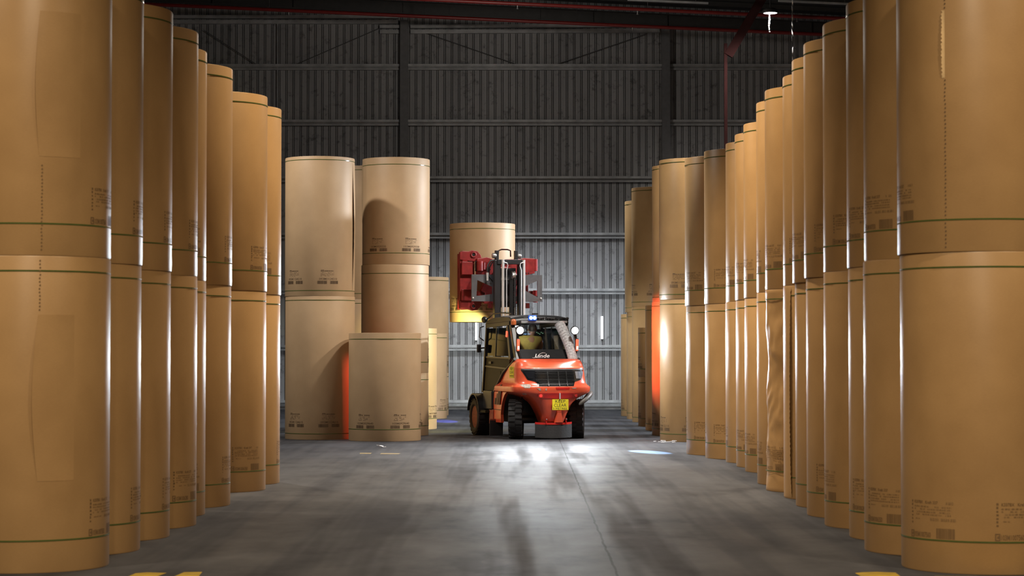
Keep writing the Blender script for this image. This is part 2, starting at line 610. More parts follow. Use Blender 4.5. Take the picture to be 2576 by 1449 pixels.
rod((-7.62, WY - 0.09, 0.3), (-7.62, WY - 0.09, 12.6), 0.022, 'thin vertical rod on the far wall left of the left steel column', 'sag_rod', 'girt')
rod((0.79, WY - 0.09, 0.3), (0.79, WY - 0.09, 12.4), 0.022, 'thin vertical rod on the far wall midway between the two columns', 'sag_rod', 'girt')
rod((-10.0, WY - 0.1, 12.3), (-8.25, WY - 0.1, 11.16), 0.015, 'thin diagonal bracing rod high on the wall above the left paper reels')
rod((-7.1, WY - 0.1, 11.16), (-4.25, WY - 0.1, 12.4), 0.015, 'thin bracing rod rising to the top of the left wall column')
rod((-2.9, WY - 0.1, 12.25), (0.25, WY - 0.1, 11.16), 0.015, 'thin bracing rod falling to the right from the left wall column')
rod((1.35, WY - 0.1, 11.16), (4.4, WY - 0.1, 12.2), 0.015, 'thin bracing rod rising to the top of the right wall column')

# red sprinkler pipes
def pipe(pts, r, label, heads):
    t = thing('sprinkler_pipe', label, 'pipe', (0, 0, 0), 0, 'red sprinkler pipes under the roof')
    MB().tube(pts, r, 10).build('pipe_run', M['pipe_red'], t, smooth=40)
    a, b = Vector(pts[0]), Vector(pts[-1])
    for hx in heads:
        k = (hx - a.x) / (b.x - a.x)
        p = a.lerp(b, k)
        MB().lathe([(0.012, -0.16), (0.035, -0.15), (0.035, -0.14), (0.015, -0.12), (0.02, 0.0)], 10, p).build('sprinkler_head', M['steel'], t, smooth=40)
    for hx in (a.x + 2.2, a.x + 7, a.x + 11.8, a.x + 16.5):
        if hx > b.x:
            break
        p = a.lerp(b, (hx - a.x) / (b.x - a.x))
        MB().tube([(p.x, p.y, p.z + r), (p.x, p.y, roof_h(p.x))], 0.012, 6).build('pipe_hanger', M['dark_steel'], t)


pipe([(-12.5, 63, 12.70), (13.5, 63, 11.51)], 0.055, 'upper bright red sprinkler pipe crossing the top of the picture', (0.16, 3.7, 8.4))
pipe([(-14.5, 66, 12.74), (13.5, 66, 11.48)], 0.055, 'lower dull red sprinkler pipe crossing just below the roof beam', (-6.9, -1.75, 3.72, 7.4))

# maroon post with knee brace at the right
t = thing('steel_post', 'dark maroon steel post with diagonal knee brace behind the right reels', 'post', (6.19, 62, 0))
MB().box((0, 0, 5.4), (0.09, 0.12, 10.8)).build('post_shaft', M['maroon'], t)
MB().box((0, 0, 0.02), (0.35, 0.35, 0.04)).build('base_plate', M['maroon'], t)
MB().bar((0.08, 0, 10.45), (1.5, 0, 12.85), 0.16, 0.26).build('knee_brace', M['maroon'], t)

# pale light battens under the roof, upper right
for (xa, xb, yy, zz, lab) in ((3.3, 5.6, 61.0, 11.87, 'short pale batten under the roof left of the high bay lamp'),
                              (7.6, 9.8, 61.0, 11.84, 'longer pale batten under the roof right of the high bay lamp')):
    t = thing('roof_batten', lab, 'batten', ((xa + xb) / 2, yy, zz), 0, 'pale battens under the roof')
    MB().bar((-(xb - xa) / 2, 0, 0.04), ((xb - xa) / 2, 0, -0.06), 0.09, 0.05).build('channel', M['girt'], t)
    for dx in (-0.8, 0.8):
        MB().tube([(dx, 0, 0), (dx, 0, roof_h((xa + xb) / 2 + dx) - zz)], 0.012, 6).build('hanger', M['dark_steel'], t)

# high bay lamp in view
t = thing('high_bay_lamp', 'round lit high bay lamp hanging under the dark roof', 'lamp', (7.25, 60, 11.42))
MB().lathe([(0.0, 0.10), (0.12, 0.09), (0.20, 0.05), (0.23, 0.0), (0.225, -0.045), (0.20, -0.05)], 32).build('housing', M['dark_steel'], t, smooth=40)
MB().lathe([(0.0, -0.052), (0.19, -0.052), (0.19, -0.045)], 32).build('lens', M['bay'], t)
MB().tube([(0, 0, 0.08), (0, 0, roof_h(7.25) - 11.60)], 0.018, 8).build('stem', M['dark_steel'], t)


def foil(x, y, z0, z1, w, label):
    rnd = random.Random(int(x * 100))
    mb = MB()
    nseg = 26
    L, Rr = [], []
    for i in range(nseg + 1):
        k = i / nseg
        z = z1 + (z0 - z1) * k
        off = 0.008 * sin(k * 7) + rnd.uniform(-0.003, 0.003)
        ww = w * rnd.uniform(0.6, 1.0) * (1 if k < 0.8 else 0.7)
        L.append((x + off - ww / 2, y + rnd.uniform(-0.02, 0.02), z))
        Rr.append((x + off + ww / 2, y + rnd.uniform(-0.02, 0.02), z))
    nn = len(L)
    back = [(p[0], p[1] + 0.004, p[2]) for p in L] + [(p[0], p[1] + 0.004, p[2]) for p in Rr]
    mb.add(L + Rr + back, [(i, i + 1, nn + i + 1, nn + i) for i in range(nn - 1)] + [(2 * nn + i, 3 * nn + i, 3 * nn + i + 1, 2 * nn + i + 1) for i in range(nn - 1)])
    tag(mb.build('foil_strip', M['foil']), label, 'foil strip', 'torn foil strips hanging from the roof')


foil(7.22, 60.0, 10.84, 11.36, 0.05, 'short bright torn foil strip hanging just below the high bay lamp')
foil(7.87, 60.0, 10.05, 12.9, 0.045, 'long thin torn foil strip hanging right of the high bay lamp')

# vertical light tubes on the far wall
for (tx, z0, z1, lab) in ((-1.16, 2.24, 2.99, 'white lit vertical tube on the wall left of the forklift cab'),
                          (2.917, 2.28, 3.01, 'white lit vertical tube on the wall right of the forklift cab')):
    t = thing('tube_light', lab, 'light', (tx, WY - 0.05, z0), 0, 'vertical light tubes on the far wall')
    MB().tube([(0, 0, 0.0), (0, 0, z1 - z0)], 0.035, 12).build('tube', M['tube'], t, smooth=40)
    MB().lathe([(0.0, -0.06), (0.02, -0.055), (0.032, 0.0)], 12).build('end_cap', M['dark_steel'], t)
    MB().box((0, 0.035, (z1 - z0) / 2), (0.05, 0.02, z1 - z0)).build('batten', M['girt'], t)

# ------------------------------------------------------------------ paper reels
TXT = {}


def text_geo(body, shear=0.0, bold=0.0):
    key = (body, shear, bold)
    if key in TXT:
        return TXT[key]
    cu = bpy.data.curves.new('t', 'FONT')
    cu.body = body
    cu.size = 1.0
    cu.shear = shear
    cu.offset = bold
    cu.resolution_u = 2
    ob = bpy.data.objects.new('t', cu)
    COL.objects.link(ob)
    bpy.context.view_layer.update()
    me = bpy.data.meshes.new_from_object(ob.evaluated_get(bpy.context.evaluated_depsgraph_get()))
    vs = [(v.co.x, v.co.y) for v in me.vertices]
    fs = [tuple(p.vertices) for p in me.polygons]
    bpy.data.objects.remove(ob)
    bpy.data.curves.remove(cu)
    bpy.data.meshes.remove(me)
    x0 = min(v[0] for v in vs)
    x1 = max(v[0] for v in vs)
    y0 = min(v[1] for v in vs)
    y1 = max(v[1] for v in vs)
    TXT[key] = ([((vx - x0) / (x1 - x0), (vy - y0) / (y1 - y0)) for vx, vy in vs], fs)
    return TXT[key]


class Flat:
    """ink shapes laid out flat in (s, t); wrapped on to a surface when built"""
    def __init__(self):
        self.v = []
        self.f = []

    def rect(self, s0, t0, s1, t1, step=0.04):
        n = max(1, int(math.ceil((s1 - s0) / step)))
        b = len(self.v)
        for i in range(n + 1):
            s = s0 + (s1 - s0) * i / n
            self.v += [(s, t0), (s, t1)]
        for i in range(n):
            a = b + 2 * i
            self.f.append((a, a + 2, a + 3, a + 1))

    def text(self, body, s0, t0, s1, t1, shear=0.0, bold=0.0):
        vs, fs = text_geo(body, shear, bold)
        b = len(self.v)
        self.v += [(s0 + (s1 - s0) * a, t0 + (t1 - t0) * c) for a, c in vs]
        self.f += [tuple(b + i for i in fc) for fc in fs]

    def dashes(self, rnd, s0, s1, t, h, dens=0.75):
        s = s0
        while s < s1:
            w = rnd.uniform(0.008, 0.03)
            if rnd.random() < dens:
                self.rect(s, t, min(s + w, s1), t + h)
            s += w + rnd.uniform(0.004, 0.012)

    def bars(self, rnd, s0, s1, t0, t1):
        s = s0
        while s < s1:
            w = rnd.choice((0.0028, 0.0028, 0.005, 0.0075))
            self.rect(s, t0, min(s + w, s1), t1)
            s += w + rnd.choice((0.0028, 0.0028, 0.005))


def label_far(number):
    """small mark, text rows, number, two barcodes; width 0.46 centred, bottom at 0"""
    rnd = random.Random(number)
    A, B, C, D, E = Flat(), Flat(), Flat(), Flat(), Flat()
    A.bars(rnd, -0.235, -0.03, 0.0, 0.068)
    B.bars(rnd, 0.045, 0.225, 0.0, 0.068)
    C.text(number, -0.195, 0.085, 0.20, 0.128, bold=0.003)
    D.rect(-0.16, 0.262, -0.092, 0.268)
    D.rect(-0.16, 0.282, -0.092, 0.298)
    D.rect(-0.16, 0.262, -0.155, 0.298)
    D.rect(-0.097, 0.262, -0.092, 0.298)
    E.dashes(rnd, -0.08, 0.12, 0.266, 0.02, 0.95)
    rows = []
    for k, t in enumerate((0.238, 0.212, 0.188, 0.165)):
        Q = Flat()
        Q.dashes(rnd, -0.16, 0.13 - 0.1 * (k == 3), t, 0.007, 0.7)
        rows.append(('printed_text', Q))
    return [('barcode', A), ('barcode', B), ('printed_number', C), ('printed_mark', D), ('printed_text', E)] + rows


def label_near(number):
    """strip at the left, grade line, rows, number with box and barcode; starts at s=0, bottom at 0"""
    rnd = random.Random(number)
    A, B, C, D, E, G = Flat(), Flat(), Flat(), Flat(), Flat(), Flat()
    # icon box with a hole
    A.rect(0.0, 0.0, 0.044, 0.008)
    A.rect(0.0, 0.052, 0.044, 0.060)
    A.rect(0.0, 0.008, 0.010, 0.052)
    A.rect(0.034, 0.008, 0.044, 0.052)
    A.rect(0.018, 0.020, 0.034, 0.040)
    B.text(number, 0.052, 0.004, 0.255, 0.050, bold=0.010)
    C.bars(rnd, 0.315, 0.49, 0.0, 0.088)
    D.text('K337BX', 0.055, 0.292, 0.165, 0.318, bold=0.01)
    H = Flat()
    H.text('Kraft 337', 0.195, 0.292, 0.33, 0.318, bold=0.01)
    rows = [('grade_lettering', H), ('printed_text', E)]
    E.dashes(rnd, 0.41, 0.48, 0.294, 0.02, 0.9)
    for t in (0.262, 0.240, 0.216, 0.194):
        Q = Flat()
        Q.dashes(rnd, 0.055, 0.46, t, 0.011, 0.8)
        rows.append(('printed_text', Q))
    Q = Flat()
    Q.dashes(rnd, 0.07, 0.22, 0.158, 0.008, 0.8)
    Q.dashes(rnd, 0.25, 0.34, 0.150, 0.022, 1.0)
    Q.dashes(rnd, 0.36, 0.50, 0.150, 0.022, 1.0)
    rows.append(('printed_text', Q))
    for t in (0.12, 0.15, 0.18, 0.21, 0.24, 0.27, 0.30):
        G.rect(0.012, t, 0.012 + rnd.uniform(0.014, 0.026), t + rnd.uniform(0.012, 0.022))
    return [('printed_mark', A), ('printed_number', B), ('barcode', C), ('grade_lettering', D), ('edge_lettering', G)] + rows


LAB = {}


def label_meshes(kind, number, R):
    key = (kind, number, R)
    if key in LAB:
        return LAB[key]
    r = R + 0.0022
    out = []
    for nm, F in (label_far(number) if kind == 'far' else label_near(number)):
        vs = [(r * sin(s / R), -r * cos(s / R), t) for s, t in F.v]
        me = bpy.data.meshes.new(nm)
        me.from_pydata(vs, [], F.f)
        me.materials.append(M['ink_dark'] if kind == 'far' else M['ink_faint' if nm == 'printed_text' else 'ink'])
        out.append((nm, me))
    LAB[key] = out
    return out


def add_label(kind, number, R, parent, z, ang):
    e = bpy.data.objects.new('printed_label', None)
    COL.objects.link(e)
    e.parent = parent
    e.location = (0, 0, z)
    e.rotation_euler = (0, 0, ang)
    for nm, me in label_meshes(kind, number, R):
        link(nm, me, None, e)


BODY = {}


def reel_mesh(R, h, matname, crumple=0):
    key = (R, round(h, 3), matname, crumple)
    if key in BODY:
        return BODY[key]
    n = 112
    mb = MB()
    e = 0.012
    levels = [0.0015, e * 0.35, e] + [e + (h - 2 * e) * k / 28 for k in range(1, 28)] if crumple else [0.0015, e * 0.35, e]
    prof = [(0.055, 0.06), (0.055, 0.001), (R - e, 0.0)]
    prof += [(R - e * 0.35, e * 0.12), (R, e)]
    if crumple:
        prof += [(R, e + (h - 2 * e) * k / 70) for k in range(1, 70)]
    prof += [(R, h - e), (R - e * 0.35, h - e * 0.12), (R - e, h), (0.055, h - 0.001), (0.055, h - 0.06)]
    mb.lathe(prof, n)
    me = mb.mesh('wrapper')
    if crumple:
        rnd = random.Random(5)
        from mathutils import noise as mn
        for v in me.vertices:
            rr = sqrt(v.co.x ** 2 + v.co.y ** 2)
            if rr > R - 0.005 and 0.02 < v.co.z < h - 0.02:
                p = Vector((v.co.x * 2.2, v.co.y * 2.2, v.co.z * 1.6 + crumple))
                d = abs(mn.noise(p)) * 0.055 + abs(mn.noise(p * 2.7)) * 0.03
                edge = min(1, v.co.z / 0.25, (h - v.co.z) / 0.2)
                d *= max(0.0, edge) * (0.35 + 0.65 * sin(min(1, v.co.z / h) * pi))
                v.co.x *= (R - d) / R
                v.co.y *= (R - d) / R
    me.materials.append(M[matname])
    me.materials.append(M['paper_end'])
    for p in me.polygons:
        flat = abs(p.normal.z) > 0.95
        p.use_smooth = not flat
        if flat:
            p.material_index = 1
    try:
        me.set_sharp_from_angle(angle=R_(50))
    except Exception:
        pass
    BODY[key] = me
    return me


STRAP = {}


def strap_mesh(R):
    if R not in STRAP:
        mb = MB().lathe([(R + 0.0005, -0.007), (R + 0.0032, -0.0065), (R + 0.0032, 0.0065), (R + 0.0005, 0.007)], 112, closed=True)
        me = mb.mesh('strap', 60)
        me.materials.append(M['strap'])
        STRAP[R] = me
    return STRAP[R]


def reel(x, y, R, z0, z1, label, group, paper='kraft', kind='near', number='103M1007560', labels=(), so=(0.13, 0.275), loff=None, crumple=0, name='paper_reel'):
    h = z1 - z0
    t = thing(name, label, 'paper reel', (x, y, z0), 0, group)
    link('wrapper', reel_mesh(R, h, paper, crumple), None, t)
    for zz in (so[1], h - so[0]):
        link('strap', strap_mesh(R), None, t, (0, 0, zz))
    lo = so[1] + 0.014 if loff is None else loff
    for a in labels:
        add_label(kind, number, R, t, lo, R_(a))
    return t


def flap(parent, R, phi_e, phi_r, z0, z1, lift, serrate=0.0, bow=0.0, m='kraft', name='wrapper_flap', nz=60):
    """loose edge of the wrapping paper: edge at phi_e stands off by lift, glued at phi_r"""
    rnd = random.Random(int(phi_e * 7 + z0 * 31))
    mb = MB()
    nu = 8
    outer, inner = [], []
    for j in range(nz + 1):
        k = j / nz
        z = z0 + (z1 - z0) * k
        prof = sin(pi * k) ** (0.5 if serrate else 1.1) if 0 < k < 1 else 0.0
        tooth = serrate * (1 if j % 2 else -1)
        pe = phi_e + bow * sin(pi * k) + tooth + (rnd.uniform(-0.3, 0.3) if serrate else 0)
        for i in range(nu + 1):
            u = i / nu
            ph = R_(pe + (phi_r - pe) * u)
            off = 0.0008 + lift * prof * (1 - u) ** 1.7
            for lst, d in ((outer, off + 0.0008), (inner, off)):
                lst.append(((R + d) * sin(ph), -(R + d) * cos(ph), z))
    nn = len(outer)
    fs = []
    for j in range(nz):
        for i in range(nu):
            a = j * (nu + 1) + i
            fs.append((a, a + 1, a + nu + 2, a + nu + 1))
            fs.append((nn + a, nn + a + nu + 1, nn + a + nu + 2, nn + a + 1))
        a = j * (nu + 1)
        fs.append((a, a + nu + 1, nn + a + nu + 1, nn + a))
    mb.add(outer + inner, fs)
    return mb.build(name, M[m], parent, smooth=50)


def perforation(parent, R, phi, z0, z1, step=0.034, m='ink_dark'):
    mb = MB()
    z = z0
    rnd = random.Random(3)
    while z < z1:
        ph = R_(phi + rnd.uniform(-0.25, 0.25))
        r = R + 0.003
        w = 0.008
        pts = []
        for (da, dz) in ((-w, 0), (0, -0.009), (w, 0.004), (0, 0.011)):
            a = ph + da / R
            pts.append((r * sin(a), -r * cos(a), z + dz))
        mb.add(pts, [(0, 1, 2, 3)])
        z += step
    return mb.build('perforated_seam', M[m], parent)


ORD = ['nearest', 'second', 'third', 'fourth', 'fifth', 'sixth', 'seventh', 'eighth', 'ninth', 'tenth', 'eleventh', 'twelfth', 'thirteenth', 'fourteenth']
RW = 0.705
GR = 'golden kraft reels stacked two high along the right of the aisle'
GL = 'golden kraft reels stacked two high along the left of the aisle'
NUMS = ['103M1007560', '103M1006350', '103M1007550', '103M1006280', '103M1115200']
# (x_low, x_up, y, radius, seam, top, start angles of printed labels low / up, number index low / up)
right = [
    (4.15, 4.13, 18.88, 0.725, 2.735, 5.45, (-71.5, -6), (-103, 96), 0, 3),
    (4.06, 4.07, 20.44, RW, 2.745, 5.45, (-80,), (-88,), 1, 2),
    (4.14, 4.13, 21.87, RW, 2.735, 5.44, (-80,), (-84,), 3, 1),
    (4.10, 4.10, 23.33, RW, 2.745, 5.45, (-104,), (-67,), 2, 1),
    (4.11, 4.09, 24.80, RW, 2.73, 5.45, (-66,), (-65,), 4, 0),
    (4.18, 4.15, 26.30, RW, 2.72, 5.46, (-50,), (-92,), 0, 2),
    (4.22, 4.22, 27.76, RW, 2.73, 5.44, (-112,), (-70,), 1, 4),
    (4.16, 4.16, 29.22, RW, 2.72, 5.44, (-88,), (-90,), 2, 3),
    (4.21, 4.21, 30.69, RW, 2.72, 5.44, (-110,), (-112,), 3, 0),
    (4.37, 4.36, 33.78, RW, 2.72, 5.46, (-95,), (-98,), 4, 1),
    (4.38, 4.37, 35.20, RW, 2.72, 5.44, (-88,), (-84,), 0, 2),
    (4.35, 4.36, 36.62, RW, 2.72, 5.43, (-118,), (-98,), 1, 3),
    (4.13, 4.12, 38.06, RW, 2.72, 5.43, (-58, -123), (-124, -55), 2, 4),
    (3.91, 3.89, 39.47, RW, 2.72, 5.43, (-122, -58), (-78,), 3, 4),
]
RR = []
for i, (xl, xu, y, R, zs, zt, al, au, nl, nu) in enumerate(right):
    w = ORD[i]
    ll = 'lower golden kraft reel of the %s stack from the camera in the right row' % w
    lu = 'upper golden kraft reel of the %s stack from the camera in the right row' % w
    if i == 0:
        ll = 'lower big kraft reel nearest the camera on the right, printed with two labels'
        lu = 'upper big kraft reel nearest on the right, with torn zigzag seam'
    if i == 6:
        ll = 'lower kraft reel in the right row with a serrated loose wrapper edge'
    if i == 7:
        ll = 'lower kraft reel in the right row with crumpled, dented wrapper'
    a = reel(xl, y, R, 0.0, zs, ll, GR, number=NUMS[nl], labels=al, crumple=(2 if i == 7 else 0))
    b = reel(xu, y, R, zs, zt, lu, GR, number=NUMS[nu], labels=au)
    RR.append((a, b))
left = [
    (-4.29, -4.29, 18.99, 0.725, 2.705, 5.40, (60,), (60,), 2, 0),
    (-4.25, -4.24, 20.46, RW, 2.705, 5.36, (4, 70), (4, 70), 1, 3),
    (-4.20, -4.19, 21.92, RW, 2.70, 5.37, (5, 72), (5, 71), 0, 4),
    (-4.14, -4.14, 23.37, RW, 2.70, 5.37, (48,), (-10, 68), 3, 2),
    (-4.26, -4.26, 24.88, RW, 2.70, 5.37, (32,), (33,), 4, 1),
    (-4.17, -4.16, 26.42, RW, 2.69, 5.37, (0, 66), (0, 68), 2, 0),
    (-4.07, -4.06, 29.33, RW, 2.70, 5.37, (27,), (50, -15), 1, 2),
    (-4.04, -4.03, 30.84, RW, 2.69, 5.37, (10, 76), (20,), 0, 3),
]
LL = []
for i, (xl, xu, y, R, zs, zt, al, au, nl, nu) in enumerate(left):
    w = ORD[i]
    ll = 'lower golden kraft reel of the %s stack from the camera in the left row' % w
    lu = 'upper golden kraft reel of the %s stack from the camera in the left row' % w
    if i == 0:
        ll = 'lower big kraft reel nearest on the left, wrapper edge lifting in a long fold'
        lu = 'upper big kraft reel nearest on the left, with bulging vertical wrapper edge'
    a = reel(xl, y, R, 0.0, zs, ll, GL, number=NUMS[nl], labels=al)
    b = reel(xu, y, R, zs, zt, lu, GL, number=NUMS[nu], labels=au)
    LL.append((a, b))

# loose wrapper edges and torn seams on the near reels
flap(LL[0][1], 0.725, 20, 50, 0.85, 2.10, 0.03, bow=-3.0)
perforation(LL[0][1], 0.725, 22, 0.05, 0.8, 0.03, 'ink')
flap(LL[0][0], 0.725, 20, 46, 0.78, 2.20, 0.026, bow=-4.0)
perforation(LL[0][0], 0.725, 21, 2.24, 2.68, 0.03, 'ink')
flap(RR[0][1], 0.725, -38.2, -36.2, 1.49, 2.07, 0.012, serrate=0.35, m='paper_edge', name='torn_edge', nz=36)
perforation(RR[0][1], 0.725, -36.2, 0.04, 1.47)
perforation(RR[0][1], 0.725, -36.0, 2.09, 2.7)
flap(RR[6][0], RW, -66, -100, 0.02, 2.70, 0.03, serrate=0.5, nz=90)

# far reels at the right of the forklift
G3 = 'golden reels beyond the right row, beside the forklift'
reel(3.86, 45.30, 0.74, 0, 2.97, 'lower golden reel right of the forklift, brightly lit with a warm streak', G3, kind='far', number='093M1122110', labels=(-68, -8), so=(0.10, 0.16), loff=0.22)
reel(3.85, 45.30, 0.74, 2.97, 5.91, 'upper golden reel right of the forklift, wrinkled, above the warm-streaked reel', G3, kind='far', number='093M1122310', labels=(-102, -30), so=(0.08, 0.10), loff=0.24)
reel(3.88, 48.19, 0.74, 0, 2.99, 'lower reel glowing orange-red beside the forklift at the right', G3, kind='far', number='093M1122210', labels=(-75,), so=(0.10, 0.16), loff=0.22)
reel(3.89, 48.19, 0.74, 2.99, 6.03, 'upper golden reel standing on the orange-red glowing reel', G3, kind='far', number='093M1123410', labels=(-112,), so=(0.08, 0.10), loff=0.24)
reel(3.93, 51.34, 0.74, 0, 2.98, 'single tall reel just behind the orange-red glowing reel', G3, kind='far', number='093M1122420', labels=(-100,), so=(0.12, 0.16))
reel(3.92, 54.12, 0.74, 0, 1.24, 'short lower reel of a low pair far down the right side', G3, kind='far', number='093M1122530', labels=(-85,), so=(0.14, 0.2))
reel(3.92, 54.12, 0.74, 1.24, 2.48, 'short upper reel of a low pair far down the right side', G3, kind='far', number='093M1122540', labels=(-80,), so=(0.14, 0.2))
reel(3.95, 57.40, 0.74, 0, 3.08, 'lower reel of the tall stack behind the low pair at right', G3, kind='far', number='093M1122650', labels=(-100,), so=(0.09, 0.13))
reel(3.94, 57.40, 0.74, 3.08, 6.24, 'upper reel of the tall stack behind the low pair at right', G3, kind='far', number='093M1122310', labels=(-72, -12), so=(0.09, 0.11), loff=0.28)
reel(3.94, 59.89, 0.74, 0, 2.97, 'lower reel, second from the far end of the right side', G3, kind='far', number='093M1122750', labels=(-110,), so=(0.13, 0.17))
reel(3.89, 59.89, 0.74, 2.97, 6.06, 'slim looking upper reel, topmost at the far end of the right side', G3, kind='far', number='093M1122760', labels=(-120,), so=(0.1, 0.12))
reel(3.92, 62.69, 0.74, 0, 2.96, 'single reel at the far end of the right side, nearest the wall', G3, kind='far', number='093M1122870', labels=(-80,), so=(0.11, 0.17))

# pale reels at the left of the forklift
G4 = 'pale reels standing left of the forklift'
a = reel(-4.15, 46.43, 0.75, 0, 3.06, 'lower pale reel of the tall left stack, lit red at its right side', G4, 'pale', 'far', '093M1124610', (-39, 21, 81), (0.085, 0.13), 0.27)
b = reel(-4.16, 46.43, 0.75, 3.06, 6.05, 'upper pale reel of the tall left stack, numbered 093M1124510', G4, 'pale', 'far', '093M1124510', (-41, 19), (0.075, 0.12), 0.26)
flap(b, 0.75, 74, 112, 0.12, 2.86, 0.035, m='pale', nz=40)
reel(-2.64, 48.44, 0.76, 0, 1.40, 'short bottom reel of the three-high pale stack, mostly behind the single reel', G4, 'pale', 'far', '103M0929110', (40, 100), (0.15, 0.22))
reel(-2.64, 48.44, 0.76, 1.40, 3.82, 'middle reel of the three-high pale stack, just above the single short reel', G4, 'pale', 'far', '103M0929220', (95,), (0.20, 0.24))
b = reel(-2.62, 48.44, 0.76, 3.82, 6.21, 'top reel of the three-high pale stack, numbered 103M0929330', G4, 'pale', 'far', '103M0929330', (-29, 31, 91), (0.16, 0.25), 0.29)
flap(b, 0.76, -97, -60, 0.95, 2.30, 0.02, serrate=0.5, m='pale', nz=70)
reel(-2.70, 45.62, 0.765, 0, 2.27, 'single short pale reel standing in front of the pale stacks', G4, 'pale', 'far', '103M0929640', (-30, 30, 90), (0.13, 0.25), 0.27)
reel(-3.52, 50.75, 0.75, 0, 3.10, 'lower reel just glimpsed in the gap between the two pale stacks', G4, 'pale', 'far', '103M0929750', (), (0.1, 0.13))
reel(-3.52, 50.75, 0.75, 3.10, 6.22, 'upper reel glimpsed in the gap between the two pale stacks', G4, 'pale', 'far', '103M0929750', (), (0.1, 0.13))
reel(-1.98 - 0.60, 51.10 + 1.2, 0.75, 0, 2.44, 'bright yellow lit reel peeping out behind the three-high pale stack', G4, 'pale', 'far', '103M0929860', (60, 84), (0.14, 0.26))
reel(-2.58, 60.48, 0.75, 0, 2.38, 'far reel behind the yellow lit one, one high, marked near its foot', G4, 'pale', 'far', '103M0929970', (62,), (0.12, 0.23))
reel(-2.61, 63.09, 0.75, 0, 1.25, 'lower reel of the farthest stack left of the forklift', G4, 'pale', 'far', '103M0929980', (70,), (0.11, 0.2))
reel(-2.61, 63.09, 0.75, 1.25, 4.05, 'upper reel of the farthest stack left of the forklift', G4, 'pale', 'far', '103M0929990', (80,), (0.1, 0.2))

# ------------------------------------------------------------------ floor markings and scraps
def paint(pts, label, m='floor_yellow'):
    mb = MB()
    cx = sum(p[0] for p in pts) / len(pts)
    cy = sum(p[1] for p in pts) / len(pts)
    mb.prism([(p[0] - cx, p[1] - cy) for p in pts], (0, 0, 0.0005), (1, 0, 0), (0, 1, 0), 0.0015)
    tag(mb.build('floor_marking', M[m], None, None, (cx, cy, 0)), label, 'floor marking', 'yellow paint marks on the floor')


paint([(-3.22, 18.02), (-2.98, 18.05), (-2.94, 18.34), (-3.12, 18.38), (-3.2, 18.3)], 'yellow paint patch on the floor by the near left reels, left one')
paint([(-2.84, 17.95), (-2.62, 17.95), (-2.65, 18.42), (-2.80, 18.40)], 'yellow paint patch on the floor by the near left reels, right one')
paint([(2.93, 17.9), (3.25, 17.9), (3.27, 18.36), (3.12, 18.42), (3.0, 18.40), (2.92, 18.33)], 'yellow paint patch on the floor by the nearest right reel')
paint([(3.5, 17.85), (4.8, 17.85), (4.8, 17.98), (3.55, 18.08)], 'yellow paint stripe along the foot of the nearest right reel')
paint([(-2.80, 39.5), (-2.60, 39.5), (-2.60, 39.9), (-2.82, 39.9)], 'faint yellow dash on the floor before the pale reels, left one', 'floor_faint')
paint([(-2.42, 39.4), (-2.08, 39.4), (-2.06, 39.75), (-2.42, 39.8)], 'faint yellow dash on the floor before the pale reels, right one', 'floor_faint')

def scrap(x, y, s, label, seed):
    rnd = random.Random(seed)
    mb = MB()
    for k in range(4):
        a = rnd.uniform(0, pi)
        dx, dy = rnd.uniform(-s, s), rnd.uniform(-s, s) * 0.6
        mb.box((dx, dy, 0.012 + 0.01 * k), (s * 0.9, 0.03, 0.012), (rnd.uniform(-.3, .3), rnd.uniform(-.1, .1), a))
    tag(mb.build('paper_scrap', M['white_paper'], None, None, (x, y, 0.0)), label, 'scrap', 'white scraps on the floor')


scrap(-2.57, 42.09, 0.09, 'white scrap on the floor in front of the pale reels', 1)
scrap(3.02, 44.35, 0.11, 'white scrap on the floor at the foot of the warm-streaked reel, left one', 2)
scrap(3.32, 44.25, 0.10, 'white scrap on the floor at the foot of the warm-streaked reel, right one', 3)

# ------------------------------------------------------------------ the forklift
FK = thing('forklift', 'red forklift seen from behind, rear lamps lit, holding a reel high in its clamp', 'forklift', (0.73, 46.5, 0), R_(16.5))
FM = Matrix.Translation((0.73, 46.5, 0)) @ Matrix.Rotation(R_(16.5), 4, 'Z')

LV = [  # height, half width, rear v, depth of the corner rounding, front v
    (0.33, 0.22, -0.62, 0.30, -0.25), (0.39, 0.25, -0.66, 0.30, -0.22), (0.55, 0.31, -0.70, 0.34, -0.2), (0.72, 0.40, -0.725, 0.38, -0.18),
    (0.80, 0.46, -0.735, 0.40, -0.15), (0.875, 0.56, -0.745, 0.44, -0.10), (0.945, 0.71, -0.755, 0.48, 0.1), (0.985, 0.82, -0.765, 0.52, 1.08),
    (1.02, 0.86, -0.77, 0.54, 1.04), (1.09, 0.872, -0.775, 0.55, 1.0), (1.125, 0.868, -0.77, 0.55, 0.96), (1.165, 0.82, -0.735, 0.54, 0.91), (1.21, 0.785, -0.71, 0.53, 0.84), (1.30, 0.775, -0.68, 0.52, 0.70), (1.40, 0.77, -0.655, 0.51, 0.55),
    (1.49, 0.765, -0.625, 0.50, 0.36), (1.525, 0.765, -0.615, 0.50, 0.28), (1.56, 0.76, -0.575, 0.48, 0.20), (1.62, 0.75, -0.53, 0.44, 0.06), (1.665, 0.735, -0.49, 0.40, -0.05), (1.70, 0.705, -0.43, 0.34, -0.06), (1.72, 0.67, -0.35, 0.25, -0.06)]
NP = 3.4


def lv(w):
    if w <= LV[0][0]:
        return LV[0][1:]
    for a, b in zip(LV[:-1], LV[1:]):
        if w <= b[0]:
            k = (w - a[0]) / (b[0] - a[0])
            return tuple(a[i] + (b[i] - a[i]) * k for i in range(1, 5))
    return LV[-1][1:]


def rear_v(u, w):
    hw, vr, dep, vf = lv(w)
    r = min(abs(u) / hw, 0.9999)
    return vr + dep * (1 - (1 - r ** NP) ** (1 / NP))


